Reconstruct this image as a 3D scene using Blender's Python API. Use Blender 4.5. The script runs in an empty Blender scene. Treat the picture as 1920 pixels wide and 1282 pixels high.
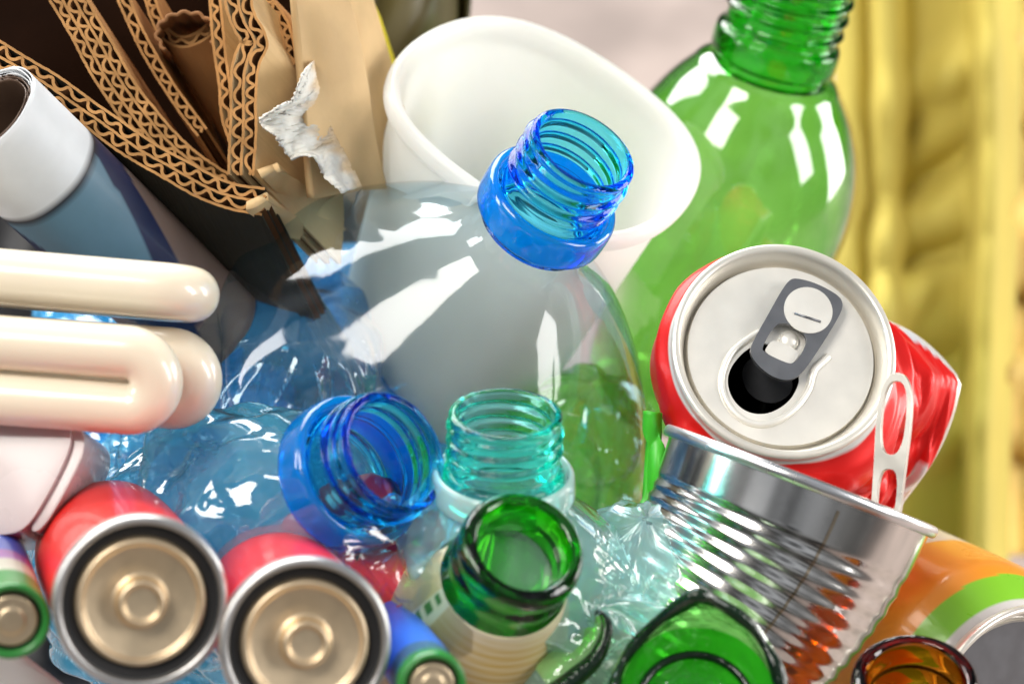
import bpy, bmesh, math, random
import numpy as np
from mathutils import Vector, Matrix
from mathutils.geometry import tessellate_polygon

S = bpy.context.scene
COL = S.collection
rng = np.random.RandomState(7)
MM = 0.001

# ------------------------------------------------------------------ camera
PITCH = math.radians(35.0)
FOCUS = 0.553
LENS = 85.0
V = Vector((0, math.cos(PITCH), -math.sin(PITCH)))      # view direction
RIGHT = Vector((1, 0, 0))
UP = Vector((0, math.sin(PITCH), math.cos(PITCH)))
TARGET = Vector((0, 0, 0.150))
CAMLOC = TARGET - V * FOCUS
cam = bpy.data.cameras.new('camera')
cam.lens = LENS
cam.sensor_width = 36.0
cam.clip_start = 0.02
cam.clip_end = 50.0
cam.dof.use_dof = True
cam.dof.focus_distance = FOCUS - 0.012
cam.dof.aperture_fstop = 11.5
camo = bpy.data.objects.new('camera', cam)
camo.matrix_world = Matrix.Translation(CAMLOC) @ Matrix((RIGHT, UP, -V)).transposed().to_4x4()
COL.objects.link(camo)
S.camera = camo


def cdir(a):
    """camera-space direction (right, up, towards the lens) -> world"""
    return (RIGHT * a[0] + UP * a[1] - V * a[2])


def P(px, py, z=0.0):
    """a point seen at (px, py) of the 1920x1282 photograph, z mm nearer than the focus plane"""
    D = FOCUS - z * MM
    k = 36.0 / LENS / 1920.0 * D
    return CAMLOC + RIGHT * ((px - 960) * k) - UP * ((py - 641) * k) + V * D


# ------------------------------------------------------------------ light
world = bpy.data.worlds.new('World')
S.world = world
world.use_nodes = True
bg = world.node_tree.nodes['Background']
# the room round the table: pale ceiling, dim walls with brighter and darker patches, dark floor
_nt = world.node_tree
_tc = _nt.nodes.new('ShaderNodeTexCoord')
_sp = _nt.nodes.new('ShaderNodeSeparateXYZ')
_nt.links.new(_tc.outputs['Generated'], _sp.inputs[0])
_rp = _nt.nodes.new('ShaderNodeValToRGB')
_mr = _nt.nodes.new('ShaderNodeMapRange')
_mr.inputs['From Min'].default_value = -1.0
_mr.inputs['From Max'].default_value = 1.0
_nt.links.new(_sp.outputs['Z'], _mr.inputs['Value'])
_nt.links.new(_mr.outputs[0], _rp.inputs[0])
_e = _rp.color_ramp.elements
_e[0].position, _e[0].color = 0.30, (0.05, 0.045, 0.04, 1)
_e[1].position, _e[1].color = 1.0, (0.62, 0.66, 0.72, 1)
_m = _e.new(0.55)
_m.color = (0.20, 0.20, 0.20, 1)
_nz = _nt.nodes.new('ShaderNodeTexNoise')
_nz.inputs['Scale'].default_value = 3.0
_nz.inputs['Detail'].default_value = 1.0
_nt.links.new(_tc.outputs['Generated'], _nz.inputs['Vector'])
_n2 = _nt.nodes.new('ShaderNodeMapRange')
_n2.inputs['From Min'].default_value = 0.38
_n2.inputs['From Max'].default_value = 0.62
_n2.inputs['To Min'].default_value = 0.10
_n2.inputs['To Max'].default_value = 1.9
_nt.links.new(_nz.outputs['Fac'], _n2.inputs['Value'])
_mx = _nt.nodes.new('ShaderNodeMix')
_mx.data_type = 'RGBA'
_mx.blend_type = 'MULTIPLY'
_mx.inputs[0].default_value = 1.0
_nt.links.new(_rp.outputs[0], _mx.inputs[6])
_nt.links.new(_n2.outputs[0], _mx.inputs[7])
_nt.links.new(_mx.outputs[2], bg.inputs[0])
bg.inputs[1].default_value = 0.34


def area(name, frm, power, sx, sy, color=(1, 1, 1), aim=(0, 0, 0)):
    l = bpy.data.lights.new(name, 'AREA')
    l.shape = 'RECTANGLE'
    l.size, l.size_y = sx, sy
    l.energy = power
    l.color = color
    o = bpy.data.objects.new(name, l)
    o.location = TARGET + cdir(frm)
    d = (TARGET + cdir(aim)) - o.location
    o.rotation_euler = d.to_track_quat('-Z', 'Y').to_euler()
    COL.objects.link(o)
    return o


area('softbox_window', (-0.32, 0.90, -0.30), 13.5, 0.95, 0.62, (1.0, 0.99, 0.96))
area('softbox_side', (0.95, -0.02, -0.34), 8.5, 0.42, 0.90, (1.0, 0.98, 0.95))
area('fill_front_left', (-0.42, 0.55, 0.85), 6.5, 0.45, 0.45, (1.0, 0.96, 0.89))  # front-left fill lamp added to brighten the foreground
area('softbox_right', (0.90, 0.10, 0.45), 3.6, 0.26, 0.55, (1.0, 0.98, 0.96))
area('softbox_left', (-0.95, 0.33, 0.28), 3.2, 0.22, 0.55, (1.0, 0.98, 0.96))

S.view_settings.view_transform = 'Standard'
S.view_settings.look = 'None'
S.view_settings.exposure = 0.68
S.view_settings.gamma = 1.0
S.view_settings.use_curve_mapping = False
S.render.engine = 'CYCLES'
cy = S.cycles
cy.use_denoising = True
try:
    cy.denoiser = 'OPENIMAGEDENOISE'
except Exception:
    pass
cy.max_bounces = 24
cy.diffuse_bounces = 4
cy.glossy_bounces = 8
cy.transmission_bounces = 18
cy.transparent_max_bounces = 40
cy.sample_clamp_indirect = 8.0
cy.caustics_reflective = True
cy.caustics_refractive = True
cy.blur_glossy = 0.6

# ------------------------------------------------------------------ materials


def newmat(name):
    m = bpy.data.materials.new(name)
    m.use_nodes = True
    nt = m.node_tree
    for n in list(nt.nodes):
        nt.nodes.remove(n)
    out = nt.nodes.new('ShaderNodeOutputMaterial')
    return m, nt, out


def N(nt, t, **kw):
    n = nt.nodes.new(t)
    for k, v in kw.items():
        if k.startswith('i_'):
            n.inputs[k[2:]].default_value = v
        else:
            setattr(n, k, v)
    return n


def bump_chain(nt, scale, strength, detail=4.0, dist=0.0006, kind='noise', stretch=(1, 1, 1)):
    tc = N(nt, 'ShaderNodeTexCoord')
    mp = N(nt, 'ShaderNodeMapping')
    mp.inputs['Scale'].default_value = stretch
    nt.links.new(tc.outputs['Object'], mp.inputs['Vector'])
    if kind == 'noise':
        tx = N(nt, 'ShaderNodeTexNoise')
        tx.inputs['Scale'].default_value = scale
        tx.inputs['Detail'].default_value = detail
        src = tx.outputs['Fac']
    elif kind == 'ridged':
        tx = N(nt, 'ShaderNodeTexNoise')
        tx.noise_type = 'RIDGED_MULTIFRACTAL'
        tx.inputs['Scale'].default_value = scale
        tx.inputs['Detail'].default_value = 2.0
        tx.inputs['Distortion'].default_value = 0.6
        src = tx.outputs['Fac']
    else:
        tx = N(nt, 'ShaderNodeTexVoronoi')
        tx.feature = 'DISTANCE_TO_EDGE'
        tx.inputs['Scale'].default_value = scale
        src = tx.outputs['Distance']
    nt.links.new(mp.outputs[0], tx.inputs['Vector'])
    b = N(nt, 'ShaderNodeBump')
    b.inputs['Strength'].default_value = strength
    b.inputs['Distance'].default_value = dist
    nt.links.new(src, b.inputs['Height'])
    return b, src, mp


def solid(name, color, rough=0.5, metallic=0.0, spec=0.5, coat=0.0, attr=False, var=0.12, vscale=60, bump=0.0,
          bscale=300, sss=0.0, sheen=0.0, aniso=0.0, stretch=(1, 1, 1), coat_rough=0.08):
    m, nt, out = newmat(name)
    p = N(nt, 'ShaderNodeBsdfPrincipled')
    p.inputs['Roughness'].default_value = rough
    p.inputs['Metallic'].default_value = metallic
    p.inputs['Specular IOR Level'].default_value = spec
    p.inputs['Coat Weight'].default_value = coat
    p.inputs['Coat Roughness'].default_value = coat_rough
    if sss:
        p.inputs['Subsurface Weight'].default_value = sss
        p.inputs['Subsurface Radius'].default_value = (1.0, 0.8, 0.6)
        p.inputs['Subsurface Scale'].default_value = 0.004
    tc = N(nt, 'ShaderNodeTexCoord')
    mp = N(nt, 'ShaderNodeMapping')
    mp.inputs['Scale'].default_value = stretch
    nt.links.new(tc.outputs['Object'], mp.inputs['Vector'])
    nz = N(nt, 'ShaderNodeTexNoise')
    nz.inputs['Scale'].default_value = vscale
    nz.inputs['Detail'].default_value = 6
    nt.links.new(mp.outputs[0], nz.inputs['Vector'])
    mr = N(nt, 'ShaderNodeMapRange')
    mr.inputs['From Min'].default_value = 0.3
    mr.inputs['From Max'].default_value = 0.7
    mr.inputs['To Min'].default_value = 1 - var
    mr.inputs['To Max'].default_value = 1 + var * 0.6
    nt.links.new(nz.outputs['Fac'], mr.inputs['Value'])
    mx = N(nt, 'ShaderNodeMix', data_type='RGBA', blend_type='MULTIPLY')
    mx.inputs[0].default_value = 1.0
    if attr:
        at = N(nt, 'ShaderNodeAttribute', attribute_name='print')
        nt.links.new(at.outputs['Color'], mx.inputs[6])
    else:
        mx.inputs[6].default_value = (*color, 1)
    nt.links.new(mr.outputs[0], mx.inputs[7])
    nt.links.new(mx.outputs[2], p.inputs['Base Color'])
    # slight gloss variation: handling marks
    rr = N(nt, 'ShaderNodeMapRange')
    rr.inputs['To Min'].default_value = max(0.0, rough - 0.06)
    rr.inputs['To Max'].default_value = min(1.0, rough + 0.10)
    nt.links.new(nz.outputs['Fac'], rr.inputs['Value'])
    nt.links.new(rr.outputs[0], p.inputs['Roughness'])
    if bump:
        b, _, _ = bump_chain(nt, bscale, bump, stretch=stretch)
        nt.links.new(b.outputs[0], p.inputs['Normal'])
        if coat:
            nt.links.new(b.outputs[0], p.inputs['Coat Normal'])
    nt.links.new(p.outputs[0], out.inputs[0])
    return m


def pet(name, tint, rough=0.03, bump=0.25, bscale=90, refl=1.7, haze=0.03, dist=0.0006, stretch=(1, 1, 1), deep=2.6,
        kind='noise', hcol=None, crease=0.0):
    """thin blown plastic: one skin that lets light straight through, tinted, with a Fresnel reflection"""
    m, nt, out = newmat(name)
    b, src, _ = bump_chain(nt, bscale, bump, 3.0, dist, kind, stretch)
    geo = N(nt, 'ShaderNodeNewGeometry')
    ior = N(nt, 'ShaderNodeMapRange')
    ior.inputs['To Min'].default_value = 1.52
    ior.inputs['To Max'].default_value = 1 / 1.52
    nt.links.new(geo.outputs['Backfacing'], ior.inputs['Value'])
    fr = N(nt, 'ShaderNodeFresnel')
    nt.links.new(ior.outputs[0], fr.inputs['IOR'])
    nt.links.new(b.outputs[0], fr.inputs['Normal'])
    mu = N(nt, 'ShaderNodeMath', operation='MULTIPLY', use_clamp=True)
    mu.inputs[1].default_value = refl
    nt.links.new(fr.outputs[0], mu.inputs[0])
    lw = N(nt, 'ShaderNodeLayerWeight')
    lw.inputs['Blend'].default_value = 0.4
    nt.links.new(b.outputs[0], lw.inputs['Normal'])
    pw = N(nt, 'ShaderNodeMath', operation='POWER')
    pw.inputs[1].default_value = 1.6
    nt.links.new(lw.outputs['Facing'], pw.inputs[0])
    mx = N(nt, 'ShaderNodeMix', data_type='RGBA')
    mx.inputs[6].default_value = (*tint, 1)
    mx.inputs[7].default_value = (*[c ** deep for c in tint], 1)
    nt.links.new(pw.outputs[0], mx.inputs[0])
    tr = N(nt, 'ShaderNodeBsdfTransparent')
    nt.links.new(mx.outputs[2], tr.inputs['Color'])
    tl = N(nt, 'ShaderNodeBsdfTranslucent')
    hcol = hcol or [min(1, c * 0.9 + 0.05) for c in tint]
    tl.inputs['Color'].default_value = (*hcol, 1)
    df = N(nt, 'ShaderNodeBsdfDiffuse')
    df.inputs['Color'].default_value = (*hcol, 1)
    dd = N(nt, 'ShaderNodeMixShader')
    dd.inputs[0].default_value = 0.5
    nt.links.new(tl.outputs[0], dd.inputs[1])
    nt.links.new(df.outputs[0], dd.inputs[2])
    hz = N(nt, 'ShaderNodeMixShader')
    hz.inputs[0].default_value = haze
    if crease:
        # folds of blown plastic turn white where they were bent
        at = N(nt, 'ShaderNodeAttribute', attribute_name='print')
        nz = N(nt, 'ShaderNodeTexNoise')
        nz.inputs['Scale'].default_value = 260
        m1 = N(nt, 'ShaderNodeMath', operation='MULTIPLY')
        nt.links.new(at.outputs['Fac'], m1.inputs[0])
        nt.links.new(nz.outputs['Fac'], m1.inputs[1])
        m2 = N(nt, 'ShaderNodeMath', operation='MULTIPLY_ADD', use_clamp=True)
        m2.inputs[1].default_value = crease
        m2.inputs[2].default_value = haze
        nt.links.new(m1.outputs[0], m2.inputs[0])
        nt.links.new(m2.outputs[0], hz.inputs[0])
        cm = N(nt, 'ShaderNodeMix', data_type='RGBA')
        cm.inputs[6].default_value = (*hcol, 1)
        cm.inputs[7].default_value = (*[.55 * c + .42 for c in hcol], 1)
        nt.links.new(m1.outputs[0], cm.inputs[0])
        nt.links.new(cm.outputs[2], tl.inputs['Color'])
        nt.links.new(cm.outputs[2], df.inputs['Color'])
    nt.links.new(tr.outputs[0], hz.inputs[1])
    nt.links.new(dd.outputs[0], hz.inputs[2])
    gl = N(nt, 'ShaderNodeBsdfGlossy')
    gl.inputs['Roughness'].default_value = rough
    nt.links.new(b.outputs[0], gl.inputs['Normal'])
    ms = N(nt, 'ShaderNodeMixShader')
    nt.links.new(mu.outputs[0], ms.inputs[0])
    nt.links.new(hz.outputs[0], ms.inputs[1])
    nt.links.new(gl.outputs[0], ms.inputs[2])
    nt.links.new(ms.outputs[0], out.inputs[0])
    return m


def glass(name, color, rough=0.02, ior=1.48, bump=0.0, bscale=60, see=0.0, milk=0.0, mcol=None):
    """thick moulded glass or plastic: refracts, coloured at each wall. `see` = share let straight through"""
    m, nt, out = newmat(name)
    g = N(nt, 'ShaderNodeBsdfGlass')
    g.inputs['Color'].default_value = (*color, 1)
    g.inputs['Roughness'].default_value = rough
    g.inputs['IOR'].default_value = ior
    if bump:
        b, _, _ = bump_chain(nt, bscale, bump)
        nt.links.new(b.outputs[0], g.inputs['Normal'])
    if see:
        t = N(nt, 'ShaderNodeBsdfTransparent')
        t.inputs['Color'].default_value = (*color, 1)
        ms = N(nt, 'ShaderNodeMixShader')
        ms.inputs[0].default_value = see
        nt.links.new(g.outputs[0], ms.inputs[1])
        nt.links.new(t.outputs[0], ms.inputs[2])
        last = ms
        if milk:
            tl = N(nt, 'ShaderNodeBsdfTranslucent')
            tl.inputs['Color'].default_value = (*(mcol or color), 1)
            df = N(nt, 'ShaderNodeBsdfDiffuse')
            df.inputs['Color'].default_value = (*(mcol or color), 1)
            dd = N(nt, 'ShaderNodeMixShader')
            nt.links.new(tl.outputs[0], dd.inputs[1])
            nt.links.new(df.outputs[0], dd.inputs[2])
            m2 = N(nt, 'ShaderNodeMixShader')
            m2.inputs[0].default_value = milk
            nt.links.new(ms.outputs[0], m2.inputs[1])
            nt.links.new(dd.outputs[0], m2.inputs[2])
            last = m2
        nt.links.new(last.outputs[0], out.inputs[0])
    else:
        nt.links.new(g.outputs[0], out.inputs[0])
    return m




def deepglass(name, T, wall, ior=1.5, rough=0.0, bump=0.0, bscale=60):
    """clear moulded glass or plastic coloured in its depth; T = light left after `wall` mm"""
    m, nt, out = newmat(name)
    g = N(nt, 'ShaderNodeBsdfGlass')
    g.inputs['Color'].default_value = (1, 1, 1, 1)
    g.inputs['Roughness'].default_value = rough
    g.inputs['IOR'].default_value = ior
    if bump:
        b, _, _ = bump_chain(nt, bscale, bump)
        nt.links.new(b.outputs[0], g.inputs['Normal'])
    k = [-math.log(t) / (wall * MM) for t in T]
    d = max(k)
    va = N(nt, 'ShaderNodeVolumeAbsorption')
    va.inputs['Color'].default_value = (*[1 - q / d for q in k], 1)
    va.inputs['Density'].default_value = d
    nt.links.new(g.outputs[0], out.inputs['Surface'])
    nt.links.new(va.outputs[0], out.inputs['Volume'])
    return m


# ------------------------------------------------------------------ geometry helpers (millimetres in, metres out)


def frame(origin, axis, ref=(1, 0, 0)):
    """object matrix: local Z along the camera-space axis, local X close to ref"""
    z = cdir(axis).normalized()
    x = cdir(ref)
    x = (x - z * x.dot(z)).normalized()
    y = z.cross(x)
    return Matrix.Translation(origin) @ Matrix((x, y, z)).transposed().to_4x4()


def thing(name, label, cat, mat4, group=None):
    o = bpy.data.objects.new(name, None)
    o.empty_display_size = 0.01
    o.matrix_world = mat4
    COL.objects.link(o)
    o['label'] = label
    o['category'] = cat
    if group:
        o['group'] = group
    return o


def tag(o, label, cat, group=None):
    o['label'] = label
    o['category'] = cat
    if group:
        o['group'] = group
    return o


def mk(name, vf, mat, parent=None, smooth=True, cols=None, mat4=None, label=None):
    verts, faces = vf
    me = bpy.data.meshes.new(name)
    vv = [tuple(c * MM for c in v) for v in verts]
    me.from_pydata(vv, [], [tuple(int(i) for i in f) for f in faces])
    me.update()
    if smooth:
        me.polygons.foreach_set('use_smooth', [True] * len(me.polygons))
    if cols is not None:
        ca = me.color_attributes.new('print', 'FLOAT_COLOR', 'POINT')
        arr = np.ones((len(vv), 4), dtype=np.float32)
        arr[:, :3] = np.asarray(cols, dtype=np.float32)
        ca.data.foreach_set('color', arr.ravel())
    me.materials.append(mat)
    o = bpy.data.objects.new(name, me)
    COL.objects.link(o)
    if parent is not None:
        o.parent = parent
    if mat4 is not None:
        o.matrix_world = mat4
    if label:
        o['label'] = label
    return o


def chaikin(pts, k=2, closed=False):
    p = [np.array(q, float) for q in pts]
    for _ in range(k):
        n = []
        m = len(p)
        rngi = range(m) if closed else range(m - 1)
        if not closed:
            n.append(p[0])
        for i in rngi:
            a, b = p[i], p[(i + 1) % m]
            n.append(a * .75 + b * .25)
            n.append(a * .25 + b * .75)
        if not closed:
            n.append(p[-1])
        p = n
    return np.array(p)


def dense(pts, step):
    pts = np.asarray(pts, float)
    out = [pts[0]]
    for a, b in zip(pts[:-1], pts[1:]):
        L = np.linalg.norm(b - a)
        n = max(1, int(math.ceil(L / step)))
        for i in range(1, n + 1):
            out.append(a + (b - a) * i / n)
    return np.array(out)


def lathe(prof, n=96, warp=None, closed=False):
    """revolve an (r, z) profile. warp(X, Y, Z, TH, I) may move the rings"""
    prof = np.asarray(prof, float)
    m = len(prof)
    th = np.arange(n) * 2 * math.pi / n
    R = prof[:, 0][:, None]
    Zz = np.repeat(prof[:, 1][:, None], n, 1)
    TH = np.repeat(th[None, :], m, 0)
    X = R * np.cos(TH)
    Y = R * np.sin(TH)
    if warp is not None:
        X, Y, Zz = warp(X, Y, Zz, TH, np.repeat(np.arange(m)[:, None], n, 1))
    verts = np.stack([X, Y, Zz], -1).reshape(-1, 3)
    faces = []
    for i in range(m if closed else m - 1):
        i2 = (i + 1) % m
        for j in range(n):
            j2 = (j + 1) % n
            faces.append((i * n + j, i * n + j2, i2 * n + j2, i2 * n + j))
    return verts, faces


def radial(X, Y, Z, d):
    r = np.sqrt(X * X + Y * Y) + 1e-6
    k = (r + d) / r
    return X * k, Y * k, Z


def facet(u, v, nu, nv, seed, rough=0.35):
    """a continuous field of flat facets: what crumpled sheet looks like. u wraps round"""
    r = np.random.RandomState(seed)
    H = r.uniform(-1, 1, (nu, nv + 3))
    D = r.rand(nu, nv + 3) > .5
    ph = r.uniform(0, 6.28, 6)
    uu = u + rough / nu * (np.sin(2 * math.pi * (3 * v) + ph[0]) + .6 * np.sin(2 * math.pi * (7 * v + 2 * u) + ph[1]))
    vv = v + rough / nv * (np.sin(2 * math.pi * 4 * u + ph[2]) + .6 * np.sin(2 * math.pi * (9 * u) + 5 * v + ph[3]))
    a = (uu % 1.0) * nu
    b = np.clip(vv, 0, 1) * nv
    i = np.floor(a).astype(int) % nu
    j = np.clip(np.floor(b).astype(int), 0, nv)
    fa, fb = a - np.floor(a), b - j
    i2, j2 = (i + 1) % nu, j + 1
    h00, h10, h01, h11 = H[i, j], H[i2, j], H[i, j2], H[i2, j2]
    d = D[i, j]
    t1 = np.where(fa > fb, h00 + (h10 - h00) * fa + (h11 - h10) * fb, h00 + (h11 - h01) * fa + (h01 - h00) * fb)
    t2 = np.where(fa + fb < 1, h00 + (h10 - h00) * fa + (h01 - h00) * fb,
                  h11 + (h01 - h11) * (1 - fa) + (h10 - h11) * (1 - fb))
    return np.where(d, t1, t2)


def crease_of(d, wrap=True):
    """0..1 along the sharp folds of a crumple field"""
    a = np.roll(d, 1, 1) + np.roll(d, -1, 1) - 2 * d
    if not wrap:
        a[:, 0] = a[:, -1] = 0
    b = np.zeros_like(d)
    b[1:-1] = d[2:] + d[:-2] - 2 * d[1:-1]
    k = np.abs(a) + np.abs(b)
    k = k / (np.percentile(k, 97) + 1e-9)
    return np.clip((k - .45) * 1.5, 0, 1) ** 1.2


def smoothstep(e0, e1, x):
    t = np.clip((x - e0) / (e1 - e0), 0, 1)
    return t * t * (3 - 2 * t)


def join(*vfs):
    V_, F_ = [], []
    n = 0
    for v, f in vfs:
        V_.extend([tuple(q) for q in v])
        F_.extend([tuple(int(i) + n for i in q) for q in f])
        n += len(v)
    return V_, F_


def tube(path, r, n=20, caps=True, taper=None):
    """a round bar along a 3D path"""
    path = [Vector(p) for p in path]
    verts, faces = [], []
    prev = None
    m = len(path)
    for i, p in enumerate(path):
        t = (path[min(i + 1, m - 1)] - path[max(i - 1, 0)]).normalized()
        if prev is None:
            a = Vector((0, 0, 1)) if abs(t.z) < .9 else Vector((1, 0, 0))
            x = (a - t * a.dot(t)).normalized()
        else:
            x = (prev - t * prev.dot(t)).normalized()
        prev = x
        y = t.cross(x)
        rr = r if taper is None else r * taper(i / (m - 1))
        for k in range(n):
            an = 2 * math.pi * k / n
            verts.append(tuple(p + x * (math.cos(an) * rr) + y * (math.sin(an) * rr)))
    for i in range(m - 1):
        for k in range(n):
            k2 = (k + 1) % n
            faces.append((i * n + k, i * n + k2, (i + 1) * n + k2, (i + 1) * n + k))
    if caps:
        faces.append(tuple(range(n - 1, -1, -1)))
        faces.append(tuple((m - 1) * n + k for k in range(n)))
    return verts, faces


def plate(outer, holes=(), z0=0.0, z1=1.0, bevel=0.0):
    """a flat plate with holes cut through it: outlines are lists of (x, y)"""
    loops = [list(outer)] + [list(h) for h in holes]
    pts = [p for l in loops for p in l]
    tris = tessellate_polygon([[Vector((p[0], p[1], 0)) for p in l] for l in loops])
    n = len(pts)
    verts = [(p[0], p[1], z1) for p in pts] + [(p[0], p[1], z0) for p in pts]
    faces = []
    for t in tris:
        a, b, c = [Vector((*pts[i], 0)) for i in t]
        t = tuple(t) if (b - a).cross(c - a).z > 0 else (t[0], t[2], t[1])
        faces.append(t)
        faces.append((t[0] + n, t[2] + n, t[1] + n))
    k = 0
    for l in loops:
        m = len(l)
        ar = sum(l[i][0] * l[(i + 1) % m][1] - l[(i + 1) % m][0] * l[i][1] for i in range(m))
        for i in range(m):
            a, b = k + i, k + (i + 1) % m
            if (ar > 0) == (k == 0):
                faces.append((a + n, b + n, b, a))
            else:
                faces.append((a, b, b + n, a + n))
        k += m
    return verts, faces


def bevel_mod(o, w, seg=2, angle=35):
    b = o.modifiers.new('soft', 'BEVEL')
    b.width = w * MM
    b.segments = seg
    b.limit_method = 'ANGLE'
    b.angle_limit = math.radians(angle)
    return o


def oval(cx, cy, rx, ry, n=40, rot=0.0, p=2.0):
    out = []
    for i in range(n):
        t = 2 * math.pi * i / n
        c, s = math.cos(t), math.sin(t)
        x = rx * math.copysign(abs(c) ** (2 / p), c)
        y = ry * math.copysign(abs(s) ** (2 / p), s)
        out.append((cx + x * math.cos(rot) - y * math.sin(rot), cy + x * math.sin(rot) + y * math.cos(rot)))
    return out


# ------------------------------------------------------------------ setting
M_ground = solid('pale_ground', (0.37, 0.30, 0.27), 0.8, var=0.35, vscale=14, bump=0.3, bscale=80)


def sheet_ground():
    n = 40
    xs = np.linspace(-4000, 4000, n)
    ys = np.linspace(-1500, 8000, n)
    v = [(x, y, -120) for y in ys for x in xs]
    f = [(j * n + i, j * n + i + 1, (j + 1) * n + i + 1, (j + 1) * n + i) for j in range(n - 1) for i in range(n - 1)]
    return v, f


g = mk('ground', sheet_ground(), M_ground)
g['kind'] = 'structure'

# ---- yellow pleated fabric hanging behind on the right
M_yellow = solid('yellow_fabric', (0.56, 0.45, 0.09), 0.75, var=0.10, vscale=25, bump=0.15, bscale=500)
M_gold = solid('golden_fabric', (0.85, 0.58, 0.16), 0.8, var=0.5, vscale=30, bump=0.4, bscale=120)


def drape(px0, px1, py0, py1, z, ridges, amp, creases, seed):
    nx, ny = 90, 90
    v = []
    r = np.random.RandomState(seed)
    for j in range(ny):
        for i in range(nx):
            s, t = i / (nx - 1), j / (ny - 1)
            px = px0 + (px1 - px0) * s + 14 * math.sin(t * 4 + 1)
            py = py0 + (py1 - py0) * t
            d = 0
            for (c, w, h) in ridges:
                d += h * math.exp(-((px - c - 10 * math.sin(t * 5)) / w) ** 2)
            for (cx, cyy, ang, L, w, h) in creases:
                dx, dy = px - cx, py - cyy
                a = dx * math.cos(ang) + dy * math.sin(ang)
                b = -dx * math.sin(ang) + dy * math.cos(ang)
                d += .72 * h * math.exp(-(a / L) ** 2 - (b / (w * 1.3)) ** 2)
            d += amp * math.sin(s * 9 + t * 2 + seed)
            v.append(tuple((P(px, py, z + d)) / MM))
    f = [(j * nx + i, j * nx + i + 1, (j + 1) * nx + i + 1, (j + 1) * nx + i) for j in range(ny - 1) for i in
         range(nx - 1)]
    return v, f


o = mk('yellow_cloth', drape(1560, 1900, -190, 1100, -290,
                             [(1655, 26, 22), (1850, 24, 26), (1590, 30, 10)], 3,
                             [(1740, 330, -0.6, 110, 26, -22), (1740, 480, -.35, 90, 22, -18), (1760, 150, -.5, 100, 30, 14),
                              (1740, 690, -.4, 90, 30, -14), (1700, 250, -1.2, 130, 25, -12), (1765, 830, -.6, 90, 26, 12),
                              (1700, 560, -1.0, 80, 26, 14)], 1), M_yellow)
so = o.modifiers.new('t', 'SOLIDIFY'); so.thickness = 0.002
tag(o, 'blurred mustard yellow pleated cloth hanging behind the red can', 'cloth')
o = mk('woven_cloth', drape(1800, 2140, -190, 1040, -306,
                            [(1890, 30, 5), (1950, 25, 6)], 2,
                            [(1890, 80, -.3, 60, 18, 18), (1900, 240, .3, 60, 20, -16), (1890, 400, -.5, 60, 20, 16),
                             (1900, 560, .2, 60, 18, -18), (1890, 700, -.4, 60, 20, 16), (1900, 860, .4, 60, 20, -14)], 4),
       M_gold)
so = o.modifiers.new('t', 'SOLIDIFY'); so.thickness = 0.002
tag(o, 'rough golden brown woven cloth at the right edge behind the yellow cloth', 'cloth')

# ---- dark olive bag behind the cardboard
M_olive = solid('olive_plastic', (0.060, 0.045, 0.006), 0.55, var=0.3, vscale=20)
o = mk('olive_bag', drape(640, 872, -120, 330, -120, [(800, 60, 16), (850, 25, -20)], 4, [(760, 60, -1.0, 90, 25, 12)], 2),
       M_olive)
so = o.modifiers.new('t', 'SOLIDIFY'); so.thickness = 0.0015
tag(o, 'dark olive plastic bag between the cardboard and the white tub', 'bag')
M_gapshade = solid('gap_shade_black', (0.018, 0.018, 0.020), 0.5, var=.3, vscale=30, bump=.4, bscale=60)  # black sheet added to keep the gaps under the pile dark


def bag():  # added dark sheet that stands for shade between the objects
    v, n = [], 70
    for j in range(n):
        for i in range(n):
            x, y = -500 + 1400 * i / (n - 1), 180 + 1500 * j / (n - 1)
            z = -118 + 10 * float(facet(np.array(i / n * .999), np.array(j / n), 9, 9, 3)) + 5 * float(facet(np.array(i / n * .999), np.array(j / n), 22, 22, 4))
            v.append(tuple(P(x, y, z) / MM))
    f = [(j * n + i, j * n + i + 1, (j + 1) * n + i + 1, (j + 1) * n + i) for j in range(n - 1) for i in range(n - 1)]
    return v, f
o = mk('gap_shade_sheet', bag(), M_gapshade)
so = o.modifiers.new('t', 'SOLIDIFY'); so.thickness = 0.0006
tag(o, 'black crumpled sheet added for the shaded gaps beneath the whole pile', 'bag')
M_ystrip = solid('yellow_card', (0.75, 0.58, 0.02), 0.5, var=0.1)

# ------------------------------------------------------------------ cardboard
M_card = solid('kraft_liner', (0.42, 0.21, 0.08), 0.75, spec=.12, var=0.22, vscale=45, bump=0.25, bscale=350, stretch=(1, 1, 1))
M_flute = solid('kraft_fluting', (0.56, 0.30, 0.12), 0.8, spec=.12, var=0.25, vscale=90, bump=0.2, bscale=300)
M_pale = solid('pale_kraft', (0.66, 0.46, 0.24), 0.7, spec=.12, var=0.22, vscale=35, bump=0.3, bscale=260)
M_greycard_shade = solid('grey_card_shaded', (0.028, 0.024, 0.017), 0.7, spec=.12, var=0.2, vscale=40, bump=0.2)  # grey liner darkened to near black for the shade under the board
M_shadecard = solid('shade_backing', (0.010, 0.004, 0.002), 0.9, spec=.02, var=0.25, vscale=45, bump=0.2)  # near-black colour stands for the shade behind the boards

EXT = (0.30, -0.56, -0.77)


def smooth_path(pts, step=1.2):
    p = chaikin(pts, 3)
    d = [0]
    for a, b in zip(p[:-1], p[1:]):
        d.append(d[-1] + np.linalg.norm(b - a))
    n = max(2, int(d[-1] / step))
    t = np.linspace(0, d[-1], n)
    return np.stack([np.interp(t, d, p[:, k]) for k in range(p.shape[1])], 1), t


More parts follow.
